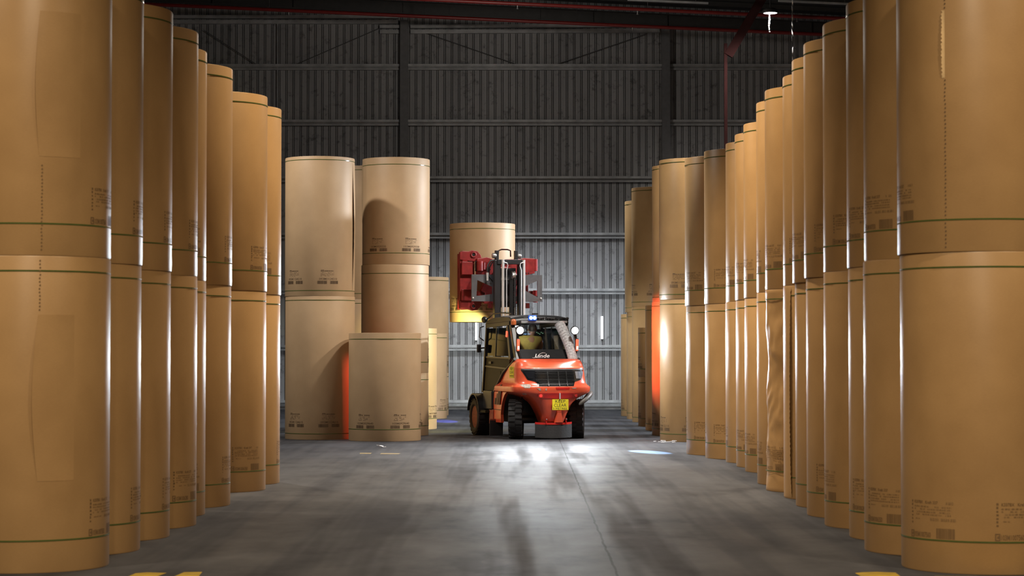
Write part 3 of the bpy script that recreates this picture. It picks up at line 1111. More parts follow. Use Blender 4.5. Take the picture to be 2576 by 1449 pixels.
def side_u(v, w, sg=-1):
    hw, vr, dep, vf = lv(w)
    k = (v - vr) / dep
    if k >= 1:
        return sg * hw
    k = max(k, 0.0)
    return sg * hw * (1 - (1 - k) ** NP) ** (1 / NP)


# counterweight body: lofted slices
mb = MB()
NR = 48
rows = []
subs = []
for a, b in zip(LV[:-1], LV[1:]):
    subs += [a[0], (a[0] + b[0]) / 2]
subs.append(LV[-1][0])
for w in subs:
    hw, vr, dep, vf = lv(w)
    row = []
    for k in range(NR + 1):
        th = -pi / 2 + pi * k / NR
        sg = -1 if th < 0 else 1
        uu = hw * sg * abs(sin(th)) ** (2 / NP)
        vv = vr + dep * (1 - abs(cos(th)) ** (2 / NP))
        row.append((uu, vv, w))
    row.append((hw, max(vf, vr + dep + 0.01), w))
    row.append((-hw, max(vf, vr + dep + 0.01), w))
    rows.append(row)
nn = len(rows[0])
vs = [p for r in rows for p in r]
fs = []
for j in range(len(rows) - 1):
    for i in range(nn):
        i2 = (i + 1) % nn
        fs.append((j * nn + i, j * nn + i2, (j + 1) * nn + i2, (j + 1) * nn + i))
fs.append(tuple(reversed(range(nn))))
top = (len(rows) - 1) * nn
fs.append(tuple(top + i for i in range(nn)))
vs = [(u, v, w - 0.055 * max(0.0, 1 - (abs(u) / 0.56) ** 3) * min(1.0, max(0.0, (w - 1.54) / 0.12))) for u, v, w in vs]
mb.add(vs, fs)
CW = mb.build('counterweight', M['red'], FK, smooth=38)


def drape(name, m, rows, eps, parent=FK, nu=24, thick=0.02, smooth=60, sub=6):
    """panel lying on the rear face. rows: list of (w, u0, u1)"""
    R2 = []
    for a, b in zip(rows[:-1], rows[1:]):
        for k in range(sub):
            q = k / sub
            R2.append(tuple(a[i] + (b[i] - a[i]) * q for i in range(3)))
    R2.append(rows[-1])
    mb = MB()
    outer, inner = [], []
    for (w, u0, u1) in R2:
        for i in range(nu + 1):
            u = u0 + (u1 - u0) * i / nu
            v = rear_v(u, w)
            outer.append((u, v - eps, w))
            inner.append((u, v - eps + thick, w))
    n1 = len(outer)
    fs = []
    nr = len(R2)
    for j in range(nr - 1):
        for i in range(nu):
            a = j * (nu + 1) + i
            fs.append((a, a + 1, a + nu + 2, a + nu + 1))
    for j in range(nr - 1):
        for i in (0, nu):
            a = j * (nu + 1) + i
            fs.append((a, a + nu + 1, n1 + a + nu + 1, n1 + a))
    for j in (0, nr - 1):
        for i in range(nu):
            a = j * (nu + 1) + i
            fs.append((a, a + 1, n1 + a + 1, n1 + a))
    mb.add(outer + inner, fs)
    return mb.build(name, m, parent, smooth=smooth)


def rear_text(body, u0, u1, w0, w1, eps, m, parent, name='lettering', shear=0.0, bold=0.0):
    vs, fs = text_geo(body, shear, bold)
    P = []
    for a, c in vs:
        u, w = u0 + (u1 - u0) * a, w0 + (w1 - w0) * c
        P.append((u, rear_v(u, w) - eps, w))
    me = bpy.data.meshes.new(name)
    me.from_pydata(P, [], fs)
    return link(name, me, m, parent)


# grille: black shroud, right corner panel painted with its sheen, slats
gr = drape('rear_grille', M['gloss_black'], [(1.502, -0.70, 0.695), (1.47, -0.70, 0.69), (1.28, -0.60, 0.60), (1.235, -0.43, 0.44), (1.14, -0.385, 0.395)], 0.008)
drape('grille_top_trim', M['grey_paint'], [(1.512, -0.70, 0.70), (1.482, -0.70, 0.70)], 0.016, gr, sub=2)
for sg, nm in ((-1, 'grille_corner_panel'), (1, 'grille_corner_panel')):
    a, b = (0.46, 0.685) if sg > 0 else (-0.66, -0.47)
    c, d = (0.475, 0.615) if sg > 0 else (-0.58, -0.485)
    o = drape(nm, M['gloss_black'] if sg < 0 else M['corner_sheen'], [(1.455, a, b), (1.30, c, d)], 0.018, gr, nu=8)
for k in range(9):
    w = 1.450 - k * 0.033
    uu = 0.44 if w > 1.24 else 0.375
    drape('grille_slat', M['black'], [(w + 0.007, -uu, uu), (w - 0.007, -uu, uu)], 0.03, gr, sub=1, thick=0.03)
for u in (-0.17, 0.07, 0.25):
    drape('grille_divider', M['black'], [(1.46, u - 0.008, u + 0.008), (1.15, u - 0.008, u + 0.008)], 0.032, gr, nu=1)

# slot, lamp band, tow pin, plate, scrapes, tongue rib
drape('tow_slot', M['red_deep'], [(1.115, -0.02, 0.30), (1.065, 0.0, 0.28)], 0.004, CW, sub=3)
band = drape('lamp_band', M['red_deep'], [(0.995, -0.40, 0.50), (0.94, -0.43, 0.53), (0.88, -0.36, 0.46)], 0.006, CW, sub=4)
for u, m in ((-0.345, 'refl_lit'), (0.445, 'refl_red')):
    w = 0.937
    MB().lathe([(0.0, -0.022), (0.03, -0.018), (0.036, -0.004), (0.036, 0.03)], 20, axis='y').build('reflector', M[m], band, smooth=40, loc=(u, rear_v(u, w) - 0.008, w))
    drape('reflector_surround', M['red'], [(w + 0.045, u - 0.055, u + 0.055), (w - 0.045, u - 0.055, u + 0.055)], 0.009, band, nu=6, sub=2)
MB().tube([(0.07, rear_v(0.07, 0.93) - 0.035, 0.865), (0.07, rear_v(0.07, 0.93) - 0.035, 0.995)], 0.016, 12).build('tow_pin', M['chrome'], FK, smooth=40)
plate = MB().box((0.082, -0.778, 0.748), (0.36, 0.012, 0.226)).build('warning_plate', M['yellow'], FK)
plate['label'] = 'yellow plate reading KEEP CLEAR 3 METRES'


def plate_text(body, u0, u1, w0, w1):
    vs, fs = text_geo(body, 0.0, 0.0)
    me = bpy.data.meshes.new('lettering')
    me.from_pydata([(u0 + (u1 - u0) * a, -0.7855, w0 + (w1 - w0) * c) for a, c in vs], [], fs)
    return link('lettering', me, M['sign_ink'], plate)


plate_text('KEEP', -0.03, 0.195, 0.788, 0.852)
plate_text('CLEAR', -0.06, 0.215, 0.703, 0.768)
plate_text('3 METRES', -0.085, 0.232, 0.643, 0.686)
# scrapes where the paint is worn off
for pts in ([(1.185, -0.70, -0.585), (1.165, -0.77, -0.55), (1.13, -0.72, -0.56), (1.10, -0.68, -0.585)],
            [(1.10, -0.44, -0.36), (1.085, -0.42, -0.355), (1.05, -0.375, -0.345)],
            [(1.095, -0.245, -0.215), (1.05, -0.25, -0.215)],
            [(1.105, 0.345, 0.46), (1.088, 0.36, 0.43)],
            [(0.985, -0.72, -0.66), (0.965, -0.70, -0.62)]):
    drape('paint_scrape', M['scrape'], pts, 0.004, CW, nu=6, sub=2, thick=0.006)
rib = MB()
rib.add([(0.02, -0.735, 0.62), (0.12, -0.735, 0.62), (0.17, -0.69, 0.36), (-0.03, -0.69, 0.36), (0.03, -0.765, 0.60), (0.11, -0.765, 0.60), (0.145, -0.745, 0.37), (-0.005, -0.745, 0.37)],
        [(4, 5, 6, 7), (0, 4, 7, 3), (1, 2, 6, 5), (0, 1, 5, 4), (3, 7, 6, 2)])
rib.build('tongue_rib', M['red'], CW)
for u in (-0.21, 0.235):
    MB().box((u, -0.70, 0.40), (0.02, 0.05, 0.12)).build('flap_bracket', M['red_deep'], FK)
    MB().lathe([(0.0, -0.012), (0.014, -0.008), (0.014, 0.01)], 10, axis='y').build('bolt_head', M['steel'], FK, loc=(u, -0.73, 0.435))
fh = MB()
fl_ = MB()
outer = []
for i in range(21):
    u = -0.42 + 0.82 * i / 20
    v = -0.73 + 0.14 * ((u + 0.01) / 0.41) ** 2
    outer.append((u, v))
for (mbx, z0, z1, dz, th) in ((fh, 0.325, 0.375, 0.015, 0.03), (fl_, 0.045, 0.335, 0.03, 0.014)):
    vs = []
    for (u, v) in outer:
        k = dz * (1 - ((u + 0.01) / 0.41) ** 2)
        vs += [(u, v, z0 - k * 0.3), (u, v, z1 - k), (u, v + th, z0 - k * 0.3), (u, v + th, z1 - k)]
    fs = []
    for i in range(20):
        a = 4 * i
        fs += [(a, a + 4, a + 5, a + 1), (a + 2, a + 3, a + 7, a + 6), (a + 1, a + 5, a + 7, a + 3), (a, a + 2, a + 6, a + 4)]
    fs += [(0, 1, 3, 2), (80, 82, 83, 81)]
    mbx.add(vs, fs)
fl_.build('rubber_flap', M['rubber'], FK, smooth=40)
fh.build('flap_holder', M['red_deep'], FK, smooth=40)

# side skirts with a round cut for the rear wheel, and stripes
for sg in (-1, 1):
    poly = []
    for k in range(9):
        a = R_(8 + 82 * k / 8)
        poly.append((0.02 + 0.60 * cos(a), 0.42 + 0.60 * sin(a)))
    poly = [(1.16, 0.33), (1.2, 1.03), (0.02, 1.03)][:3] + list(reversed(poly)) + [(0.60, 0.33)]
    u0 = -0.835 if sg < 0 else 0.77
    MB().prism(poly, (u0, 0, 0), (0, 1, 0), (0, 0, 1), 0.065).build('side_skirt', M['red'], FK)
    MB().prism([(0.62, 0.615), (1.17, 0.615), (1.17, 0.60), (0.62, 0.60)], (u0 - 0.003 if sg < 0 else u0 + 0.003, 0, 0), (0, 1, 0), (0, 0, 1), 0.065).build('skirt_seam', M['black'], FK)
for k in range(4):
    v0 = 1.09 - 0.125 * k
    h0, h1 = 0.72, 0.86 + 0.1 * k
    MB().prism([(v0 - 0.09, h0), (v0, h0), (v0 - 0.06 - 0.03 * k, h1), (v0 - 0.15 - 0.03 * k, h1)], (-0.853 if k < 2 else -0.86, 0, 0), (0, 1, 0), (0, 0, 1), 0.02).build('side_stripe', M['stripe'], FK)

# second keep-clear plate on the left flank
mb = MB()


def flank(v, w, eps):
    return (side_u(v, w, -1) - eps, v, w)


base_pts = []
sv0, sv1, sw0, sw1 = 0.14, -0.20, 1.31, 1.555
gridv = [[flank(sv0 + (sv1 - sv0) * a / 8 + 0.05 * (b / 4), sw0 + (sw1 - sw0) * b / 4, 0.006) for a in range(9)] for b in range(5)]
mb.grid(lambda a, b: gridv[round(b * 4)][round(a * 8)], 8, 4)
sp = mb.build('warning_plate', M['yellow'], FK)
sp['label'] = 'yellow plate reading KEEP CLEAR 3 METRES on the flank'
for body, a0, a1, b0, b1 in (('KEEP', 0.2, 0.85, 0.70, 0.94), ('CLEAR', 0.12, 0.9, 0.38, 0.62), ('3 METRES', 0.08, 0.94, 0.08, 0.27)):
    vs, fs = text_geo(body, 0.0, 0.0)
    P = []
    for a, c in vs:
        aa, bb = a0 + (a1 - a0) * a, b0 + (b1 - b0) * c
        P.append(flank(sv0 + (sv1 - sv0) * aa + 0.05 * bb, sw0 + (sw1 - sw0) * bb, 0.0085))
    me = bpy.data.meshes.new('lettering')
    me.from_pydata(P, [], fs)
    link('lettering', me, M['sign_ink'], sp)

# chassis, axle
MB().box((0, 1.1, 0.70), (1.05, 1.9, 0.75)).build('chassis', M['black'], FK, bevel=0.02)
ax = MB()
ax.tube([(-0.58, 0.02, 0.42), (0.58, 0.02, 0.42)], 0.08, 12)
ax.box((0, 0.05, 0.46), (0.5, 0.26, 0.24))
ax.tube([(-0.5, 0.16, 0.38), (0.5, 0.16, 0.38)], 0.04, 10)
ax.build('steer_axle', M['black'], FK, smooth=40)


def wheel(u, v, r, wd, steer, side, name='wheel'):
    w = bpy.data.objects.new(name, None)
    COL.objects.link(w)
    w.parent = FK
    w.location = (u, v, r)
    w.rotation_euler = (0, 0, R_(steer))
    prof = [(r * 0.60, -wd * 0.42), (r * 0.70, -wd * 0.5), (r * 0.88, -wd * 0.5), (r * 0.955, -wd * 0.43), (r * 0.965, 0), (r * 0.955, wd * 0.43), (r * 0.88, wd * 0.5), (r * 0.70, wd * 0.5), (r * 0.60, wd * 0.42), (r * 0.56, 0)]
    t = MB().lathe(prof, 48, axis='x', closed=True)
    nl = 22
    for k in range(nl):
        for s2 in (-1, 1):
            a = 2 * pi * (k + (0.5 if s2 > 0 else 0)) / nl
            c = Vector((s2 * wd * 0.255, (r * 0.968) * cos(a), (r * 0.968) * sin(a)))
            t.box(c, (wd * 0.46, r * 0.15, r * 0.066), (a - pi / 2, 0, 0))
    t.build('tyre', M['rubber'], w, smooth=35)
    rm = MB()
    o = side
    rm.lathe([(r * 0.60, o * wd * 0.42), (r * 0.55, o * wd * 0.40), (r * 0.52, o * wd * 0.22), (r * 0.34, o * wd * 0.18), (r * 0.30, o * wd * 0.30), (r * 0.16, o * wd * 0.34), (0.0, o * wd * 0.34)], 32, axis='x')
    rm.lathe([(r * 0.58, -o * wd * 0.40), (r * 0.50, -o * wd * 0.25), (0.05, -o * wd * 0.2), (0.0, -o * wd * 0.2)], 32, axis='x')
    for k in range(8):
        a = 2 * pi * k / 8
        rm.lathe([(0.0, o * wd * 0.27), (0.018, o * wd * 0.26), (0.018, o * wd * 0.17)], 8, (0, r * 0.42 * cos(a), r * 0.42 * sin(a)), axis='x')
    rm.build('rim', M['rim'], w, smooth=40)
    return w


wheel(-0.67, 0.0, 0.425, 0.30, -20, -1)
wheel(0.71, 0.0, 0.425, 0.30, -20, 1)
wheel(-0.80, 2.30, 0.41, 0.36, 0, -1)
wheel(0.80, 2.30, 0.41, 0.36, 0, 1)

# front mudguards, step, rubber behind the front wheel
for sg in (-1, 1):
    mb = MB()
    pts = []
    for k in range(15):
        a = R_(165 - 150 * k / 14)
        pts.append((2.30 - 0.50 * cos(pi - a) * -1, 0.41 + 0.50 * sin(a)))
    vs = []
    for (v, w) in pts:
        for (uu, dw) in ((sg * 0.62, 0), (sg * 1.0, 0), (sg * 1.0, 0.03), (sg * 0.62, 0.03)):
            vs.append((uu, v, w + dw))
    fs = []
    for i in range(14):
        a = 4 * i
        for q in range(4):
            q2 = (q + 1) % 4
            fs.append((a + q, a + q2, a + 4 + q2, a + 4 + q))
    fs += [(3, 2, 1, 0), (56, 57, 58, 59)]
    mb.add(vs, fs)
    mb.build('mudguard', M['black'], FK, smooth=40)
    MB().box((sg * 0.78, 1.55, 0.80), (0.2, 0.72, 0.42)).build('side_tank', M['black'], FK, bevel=0.03)
    MB().box((sg * 0.86, 1.62, 0.55), (0.20, 0.42, 0.05)).build('step', M['olive'], FK)
    MB().box((sg * 0.80, 1.30, 0.44), (0.12, 0.30, 0.32)).build('step_box', M['rim'], FK, bevel=0.01)
    MB().box((sg * 0.82, 1.02, 0.20), (0.30, 0.03, 0.34), (0.05, 0, 0)).build('mud_flap', M['rubber'], FK)
    MB().box((sg * 0.82, 1.02, 0.385), (0.30, 0.04, 0.03)).build('mud_flap_rail', M['rim'], FK)
MB().tube([(0.54, -0.66, 0.74), (0.58, -0.66, 0.77), (0.70, -0.60, 0.85), (0.82, -0.48, 0.93), (0.90, -0.36, 0.98), (0.92, -0.32, 0.99)], [0.015, 0.04, 0.055, 0.065, 0.06, 0.03], 14).build('side_buffer', M['rubber_grey'], FK, smooth=60)

# ---- cab
def cab_u(w):
    return 0.72 - 0.085 * (w - 0.95) / 1.55


for sg in (-1, 1):
    U = lambda w, s=sg: s * cab_u(w)
    pil = MB()
    pil.bar((U(1.66) * 0.93, 0.02, 1.66), (U(2.45) * 0.95, 0.55, 2.50), 0.10, 0.13, up=(0, 1, 0))
    pil.bar((U(1.0), 2.42, 0.95), (U(2.45), 2.36, 2.46), 0.07, 0.09, up=(0, 1, 0))
    pil.bar((U(2.45), 2.40, 2.46), (U(2.45), 0.5, 2.50), 0.08, 0.09)
    pil.bar((U(1.66), 0.35, 1.70), (U(2.43), 0.72, 2.44), 0.06, 0.14, up=(0, 1, 0))
    pil.build('cab_pillar', M['black'], FK, bevel=0.012)
    tr = MB().tube([(U(1.7) * 1.06, -0.10, 1.72), (U(1.62) * 1.06, 0.12, 1.62), (U(1.4) * 1.12, 0.58, 1.42), (U(1.15) * 1.14, 1.0, 1.12), (U(1.0) * 1.14, 1.17, 0.98), (U(0.8) * 1.1, 1.22, 0.70)], 0.035, 10)
    tr.build('cab_trim', M['black'], FK, smooth=40)
    # door: lower panel, lower pane, upper pane, handle
    d = MB()
    poly = [(2.42, 0.93), (2.385, 1.74), (0.42, 1.74), (0.52, 1.52), (1.02, 1.18), (1.20, 0.93)]
    vs = []
    for (v, w) in poly:
        vs.append((U(w) - sg * 0.00, v, w))
    for (v, w) in poly:
        vs.append((U(w) - sg * 0.05, v, w))
    k = len(poly)
    d.add(vs, [tuple(range(k)), tuple(reversed(range(k, 2 * k)))] + [(i, (i + 1) % k, k + (i + 1) % k, k + i) for i in range(k)])
    door = d.build('cab_door', M['olive'], FK)
    pane = MB()
    poly = [(2.33, 1.02), (2.31, 1.45), (1.12, 1.45), (1.05, 1.36), (1.33, 1.02)]
    vs = [(U(w) + sg * 0.008, v, w) for (v, w) in poly] + [(U(w) + sg * 0.002, v, w) for (v, w) in poly]
    k = len(poly)
    pane.add(vs, [tuple(range(k)), tuple(reversed(range(k, 2 * k)))] + [(i, (i + 1) % k, k + (i + 1) % k, k + i) for i in range(k)])
    pane.build('door_lower_panel', M['olive'], door)
    for (v0, v1, w0, w1) in ((2.38, 0.5, 1.55, 1.50), (2.38, 0.45, 1.755, 1.735)):
        MB().bar((U(w0) + sg * 0.006, v0, w0), (U(w1) + sg * 0.006, v1, w1), 0.02, 0.035).build('door_rail', M['black'], door)
    MB().box((U(1.62) + sg * 0.02, 1.9, 1.63), (0.03, 0.2, 0.05)).build('door_handle', M['black'], door)
    for (va, vb, vc, vd) in ((2.33, 1.62, 2.32, 1.62), (1.56, 0.60, 1.56, 0.86)):
        g = MB()
        vs = [(U(1.78), va, 1.78), (U(1.78), vb, 1.78), (U(2.40), vd, 2.40), (U(2.40), vc, 2.40)]
        vs += [(p[0] - sg * 0.008, p[1], p[2]) for p in vs]
        g.add(vs, [(0, 1, 2, 3), (7, 6, 5, 4), (0, 4, 5, 1), (1, 5, 6, 2), (2, 6, 7, 3), (3, 7, 4, 0)])
        g.build('side_window', M['glass'], door)
    MB().bar((U(1.76), 1.59, 1.76), (U(2.42), 1.59, 2.42), 0.025, 0.05, up=(0, 1, 0)).build('window_post', M['black'], door)

# rear window with hood panel and script
g = MB()
vs = [(-0.58, -0.02, 1.73), (0.58, -0.02, 1.73), (0.56, 0.53, 2.46), (-0.56, 0.53, 2.46)]
vs += [(p[0], p[1] + 0.01, p[2]) for p in vs]
g.add(vs, [(0, 1, 2, 3), (7, 6, 5, 4), (0, 4, 5, 1), (1, 5, 6, 2), (2, 6, 7, 3), (3, 7, 4, 0)])
rw = g.build('rear_window', M['glass'], FK)
lp = MB()
vs = [(-0.58, -0.045, 1.69), (0.58, -0.045, 1.69), (0.575, 0.10, 1.925), (-0.575, 0.10, 1.925)]
vs += [(p[0], p[1] + 0.03, p[2]) for p in vs]
lp.add(vs, [(0, 1, 2, 3), (7, 6, 5, 4), (0, 4, 5, 1), (1, 5, 6, 2), (2, 6, 7, 3), (3, 7, 4, 0)])
lp = lp.build('rear_sill_panel', M['matte_black'], FK)
vs, fs = text_geo('Linde', 0.35, 0.012)
P = []
for a, c in vs:
    u = -0.25 + 0.34 * a
    w = 1.745 + 0.085 * c
    P.append((u, -0.045 + (w - 1.69) * 0.145 / 0.235 - 0.006, w))
me = bpy.data.meshes.new('script_lettering')
me.from_pydata(P, [], fs)
o = link('script_lettering', me, M['white_script'], lp)
sw = MB()
def onp(u, w):
    return (u, -0.045 + (w - 1.69) * 0.145 / 0.235 - 0.008, w)
sw.tube([onp(-0.31, 1.748), onp(-0.27, 1.742), onp(-0.20, 1.765), onp(-0.12, 1.83), onp(-0.05, 1.853), onp(0.0, 1.848), onp(0.01, 1.835)], [0.004, 0.006, 0.005, 0.006, 0.006, 0.005, 0.003], 6)
sw.build('script_flourish', M['white_script'], lp)

# roof, rear bar, lamps
rf = MB()
NRf = 10
vs = []
prof = [(0.42, 2.565), (0.46, 2.63), (0.62, 2.675), (1.2, 2.69), (1.9, 2.675), (2.35, 2.62), (2.48, 2.55)]
for (v, w) in prof:
    for i in range(NRf + 1):
        u = -0.655 + 1.31 * i / NRf
        e = abs(u) / 0.655
        vs.append((u, v, w - 0.05 * e ** 4))
nb = len(vs)
for (v, w) in prof:
    for i in range(NRf + 1):
        u = -0.655 + 1.31 * i / NRf
        vs.append((u, v, min(w, 2.58) - 0.09 + 0.02))
fs = []
for j in range(len(prof) - 1):
    for i in range(NRf):
        a = j * (NRf + 1) + i
        fs.append((a, a + 1, a + NRf + 2, a + NRf + 1))
        fs.append((nb + a, nb + a + NRf + 1, nb + a + NRf + 2, nb + a + 1))
    for i in (0, NRf):
        a = j * (NRf + 1) + i
        fs.append((a, a + NRf + 1, nb + a + NRf + 1, nb + a))
for j in (0, len(prof) - 1):
    for i in range(NRf):
        a = j * (NRf + 1) + i
        fs.append((a, a + 1, nb + a + 1, nb + a))
rf.add(vs, fs)
roof = rf.build('cab_roof', M['black'], FK, smooth=45)
MB().bar((-0.45, 0.36, 2.525), (0.60, 0.36, 2.525), 0.05, 0.05).build('roof_rear_bar', M['rear_bar'], roof, bevel=0.008)
MB().tube([(-0.40, 0.37, 2.62), (0.1, 0.36, 2.615), (0.35, 0.355, 2.60), (0.55, 0.36, 2.61), (0.64, 0.40, 2.56)], 0.014, 8).build('roof_cable', M['black'], roof, smooth=40)
for i in range(14):
    u = -0.1 + 0.055 * i
    MB().box((u, 0.37 + 0.01 * sin(i * 3), 2.59 + 0.012 * sin(i * 5)), (0.04, 0.05, 0.05), (0.2 * sin(i), 0.3, 0.4 * cos(i))).build('cable_clip', M['black'], roof)
MB().tube([(-0.62, 0.5, 2.70), (-0.62, 1.2, 2.735), (-0.62, 2.0, 2.72), (-0.62, 2.5, 2.60)], 0.016, 8).build('roof_hand_rail', M['black'], roof, smooth=40)
# amber beacon
MB().lathe([(0.055, -0.06), (0.06, 0.0), (0.05, 0.05), (0.03, 0.065), (0.0, 0.068)], 20).build('amber_beacon', M['amber'], roof, smooth=50, loc=(-0.60, 0.42, 2.52))
# blue spot lamp pair
bl = MB().box((0, 0, 0), (0.19, 0.06, 0.115)).build('blue_spot_lamp', M['blue_body'], FK, bevel=0.02, loc=(-0.20, 0.33, 2.61))
for dx in (-0.042, 0.042):
    MB().lathe([(0.0, -0.044), (0.036, -0.04), (0.038, -0.02)], 20, axis='y').build('lamp_lens', M['led_blue'], bl, loc=(dx, 0, 0))
MB().box((-0.10, 0.45, 2.70), (0.12, 0.06, 0.03)).build('lamp_bracket', M['black'], FK)

# rear posts with tail lamps and work lamps
for sg in (-1, 1):
    MB().tube([(sg * 0.60, -0.12, 1.70), (sg * 0.655, -0.10, 1.88), (sg * 0.665, -0.08, 2.1), (sg * 0.64, -0.03, 2.42)], 0.03, 10).build('lamp_post', M['black'], FK, smooth=40)
    tl = MB().box((0, 0, 0), (0.055, 0.06, 0.25)).build('tail_lamp', M['tail_red'], FK, bevel=0.012, loc=(sg * 0.665, -0.14, 2.02), rot=(0.06, 0, 0))
    MB().box((0, -0.032, -0.06), (0.036, 0.012, 0.07)).build('lit_bulb', M['tail_hot'], tl, bevel=0.004)
    MB().box((0, 0.02, 0), (0.075, 0.05, 0.28)).build('lamp_housing', M['black'], tl, bevel=0.01)
    wl = MB().lathe([(0.0, 0.10), (0.06, 0.09), (0.09, 0.03), (0.095, -0.02), (0.085, -0.025)], 24, axis='y').build('work_lamp', M['black'], FK, smooth=40, loc=(sg * 0.62, -0.12, 2.335), rot=(0.12, 0, 0))
    MB().lathe([(0.0, -0.040), (0.06, -0.035), (0.085, -0.02)], 24, axis='y').build('lamp_lens', M['led'], wl, smooth=50)
MB().box((-0.70, 0.62, 2.26), (0.03, 0.05, 0.13), (0.3, 0, 0)).build('side_marker_lamp', M['tail_red'], FK, bevel=0.008)

# front-left corner lamp and mirrors
for sg in (-1, 1):
    fl2 = MB().lathe([(0.0, -0.11), (0.045, -0.09), (0.065, -0.02), (0.075, 0.03)], 20, axis='y').build('front_work_lamp', M['black'], FK, smooth=40, loc=(sg * 0.655, 2.52, 2.60))
    MB().lathe([(0.0, 0.035), (0.075, 0.03)], 20, axis='y').build('lamp_lens', M['led_yellow'], fl2)
    MB().tube([(sg * 0.70, 2.45, 2.45), (sg * 0.78, 2.48, 2.42), (sg * 0.79, 2.5, 2.2), (sg * 0.70, 2.46, 2.12)], 0.014, 8).build('grab_handle', M['black'], FK, smooth=40)
    mr = MB().box((0, 0, 0), (0.10, 0.05, 0.19)).build('mirror', M['black'], FK, bevel=0.02, loc=(sg * 0.79, 2.54, 1.95))
    MB().tube([(0, 0.02, 0), (-sg * 0.16, -0.04, 0.02)], 0.014, 8).build('mirror_arm', M['black'], mr)

# exhaust stack in grey wrap, inside right corner of the rear window
pts, rs = [], []
for k in range(48):
    q = k / 47
    pts.append((0.575 - 0.15 * q + 0.03 * sin(pi * q), -0.16 + 0.50 * q ** 1.15, 1.66 + 0.82 * q))
    rs.append(0.112 + 0.004 * sin(k * 1.9) + 0.003 * sin(k * 4.3) - 0.02 * (1 - q) * 0.5)
MB().tube(pts, rs, 18).build('wrapped_exhaust', M['wrap'], FK, smooth=60)

# seat, dashboard, steering wheel, display
st = MB().box((-0.08, 1.02, 1.52), (0.52, 0.52, 0.16)).build('seat', M['seat'], FK, bevel=0.04)
MB().box((-0.08, 0.76, 1.62), (0.50, 0.13, 0.34), (0.16, 0, 0)).build('seat_back', M['seat'], st, bevel=0.04)
MB().box((0, 1.3, 1.12), (1.2, 2.0, 0.08)).build('cab_floor', M['black'], FK)
dl = MB().box((0, 0, 0), (0.10, 0.06, 0.03)).build('dome_lamp', M['led_dim'], FK, loc=(-0.44, 0.80, 2.43))
lamp_spot('dome_lamp_light', (-0.30, 0.62, 2.36), (0, 1.2, 1.6), 13, (1.0, 0.97, 0.9), 180, 0.5, 0.04, FK)
MB().box((0, 2.20, 1.42), (1.15, 0.25, 0.55)).build('dashboard', M['black'], FK, bevel=0.03)
MB().lathe([(0.19 + 0.016 * cos(a * pi / 4), 0.016 * sin(a * pi / 4)) for a in range(8)], 28, closed=True).build('steering_wheel', M['black'], FK, smooth=50, loc=(-0.08, 1.80, 1.80), rot=(-0.5, 0, 0))
MB().tube([(-0.08, 1.80, 1.80), (-0.08, 1.95, 1.52)], 0.03, 10).build('steering_column', M['black'], FK)
ds = MB().box((0.34, 1.55, 2.07), (0.15, 0.03, 0.10)).build('display', M['screen'], FK, bevel=0.006)
MB().tube([(0.34, 1.57, 2.05), (0.38, 1.65, 1.65)], 0.014, 8).build('display_arm', M['black'], ds)
MB().box((0.36, 1.50, 1.93), (0.07, 0.012, 0.17), (0, 0.15, 0)).build('document', M['white_paper'], FK)
MB().box((0.42, 1.85, 2.30), (0.26, 0.05, 0.16)).build('radio_panel', M['black'], FK)
for i in range(5):
    MB().box((0.36 + 0.035 * i, 1.82, 2.31 - 0.02 * (i % 3)), (0.022, 0.01, 0.008)).build('lit_symbol', M['screen_dots'], FK)

# ---- mast
for u, wd in ((-0.275, 0.15), (0.275, 0.10)):
    MB().box((u, 2.86, 2.18), (wd, 0.16, 3.58)).build('mast_rail', M['mast_black'], FK, bevel=0.008)
MB().box((0.02, 2.80, 3.93), (0.62, 0.10, 0.11)).build('mast_crosshead', M['mast_black'], FK, bevel=0.008)
MB().box((0.0, 2.9, 0.5), (0.66, 0.12, 0.2)).build('mast_crossbar', M['mast_black'], FK, bevel=0.008)
for u in (-0.33, 0.35):
    MB().box((u, 2.70, 1.45), (0.07, 0.18, 2.3)).build('outer_mast_rail', M['mast_black'], FK)
for u in (-0.165, 0.335):
    MB().tube([(u, 2.74, 2.0), (u, 2.74, 3.98)], 0.030, 14).build('chrome_cylinder', M['chrome'], FK, smooth=40)
for u, sg in ((-0.165, 1), (0.335, -1)):
    MB().tube([(u, 2.72, 3.93), (u + sg * 0.09, 2.70, 3.90), (u + sg * 0.105, 2.70, 3.84), (u + sg * 0.075, 2.70, 3.74), (u + sg * 0.075, 2.70, 2.3)], 0.010, 8).build('hydraulic_pipe', M['chrome'], FK, smooth=40)
cc = MB()
cc.tube([(0.06, 2.80, 0.6), (0.06, 2.80, 3.55)], 0.06, 16)
cc.build('lift_cylinder', M['black'], FK, smooth=40)
ch = MB()
for i in range(46):
    ch.box((0.115, 2.72, 2.3 + i * 0.028), (0.045 if i % 2 else 0.06, 0.022, 0.024))
ch.build('lift_chain', M['mast_black'], FK)
MB().lathe([(0.0, -0.035), (0.10, -0.035), (0.085, -0.015), (0.085, 0.015), (0.10, 0.035), (0.0, 0.035)], 24, axis='x').build('chain_sheave', M['steel'], FK, smooth=40, loc=(0.09, 2.78, 3.62))
for u in (-0.245, 0.215):
    MB().box((u, 2.98, 4.06), (0.07, 0.12, 0.28)).build('carriage_post', M['mast_black'], FK, bevel=0.006)
    MB().lathe([(0.0, -0.045), (0.05, -0.045), (0.06, -0.03), (0.06, 0.03), (0.05, 0.045), (0.0, 0.045)], 16, axis='x').build('guide_roller', M['steel'], FK, smooth=40, loc=(u + (-0.07 if u < 0 else 0.07), 2.96, 4.08))
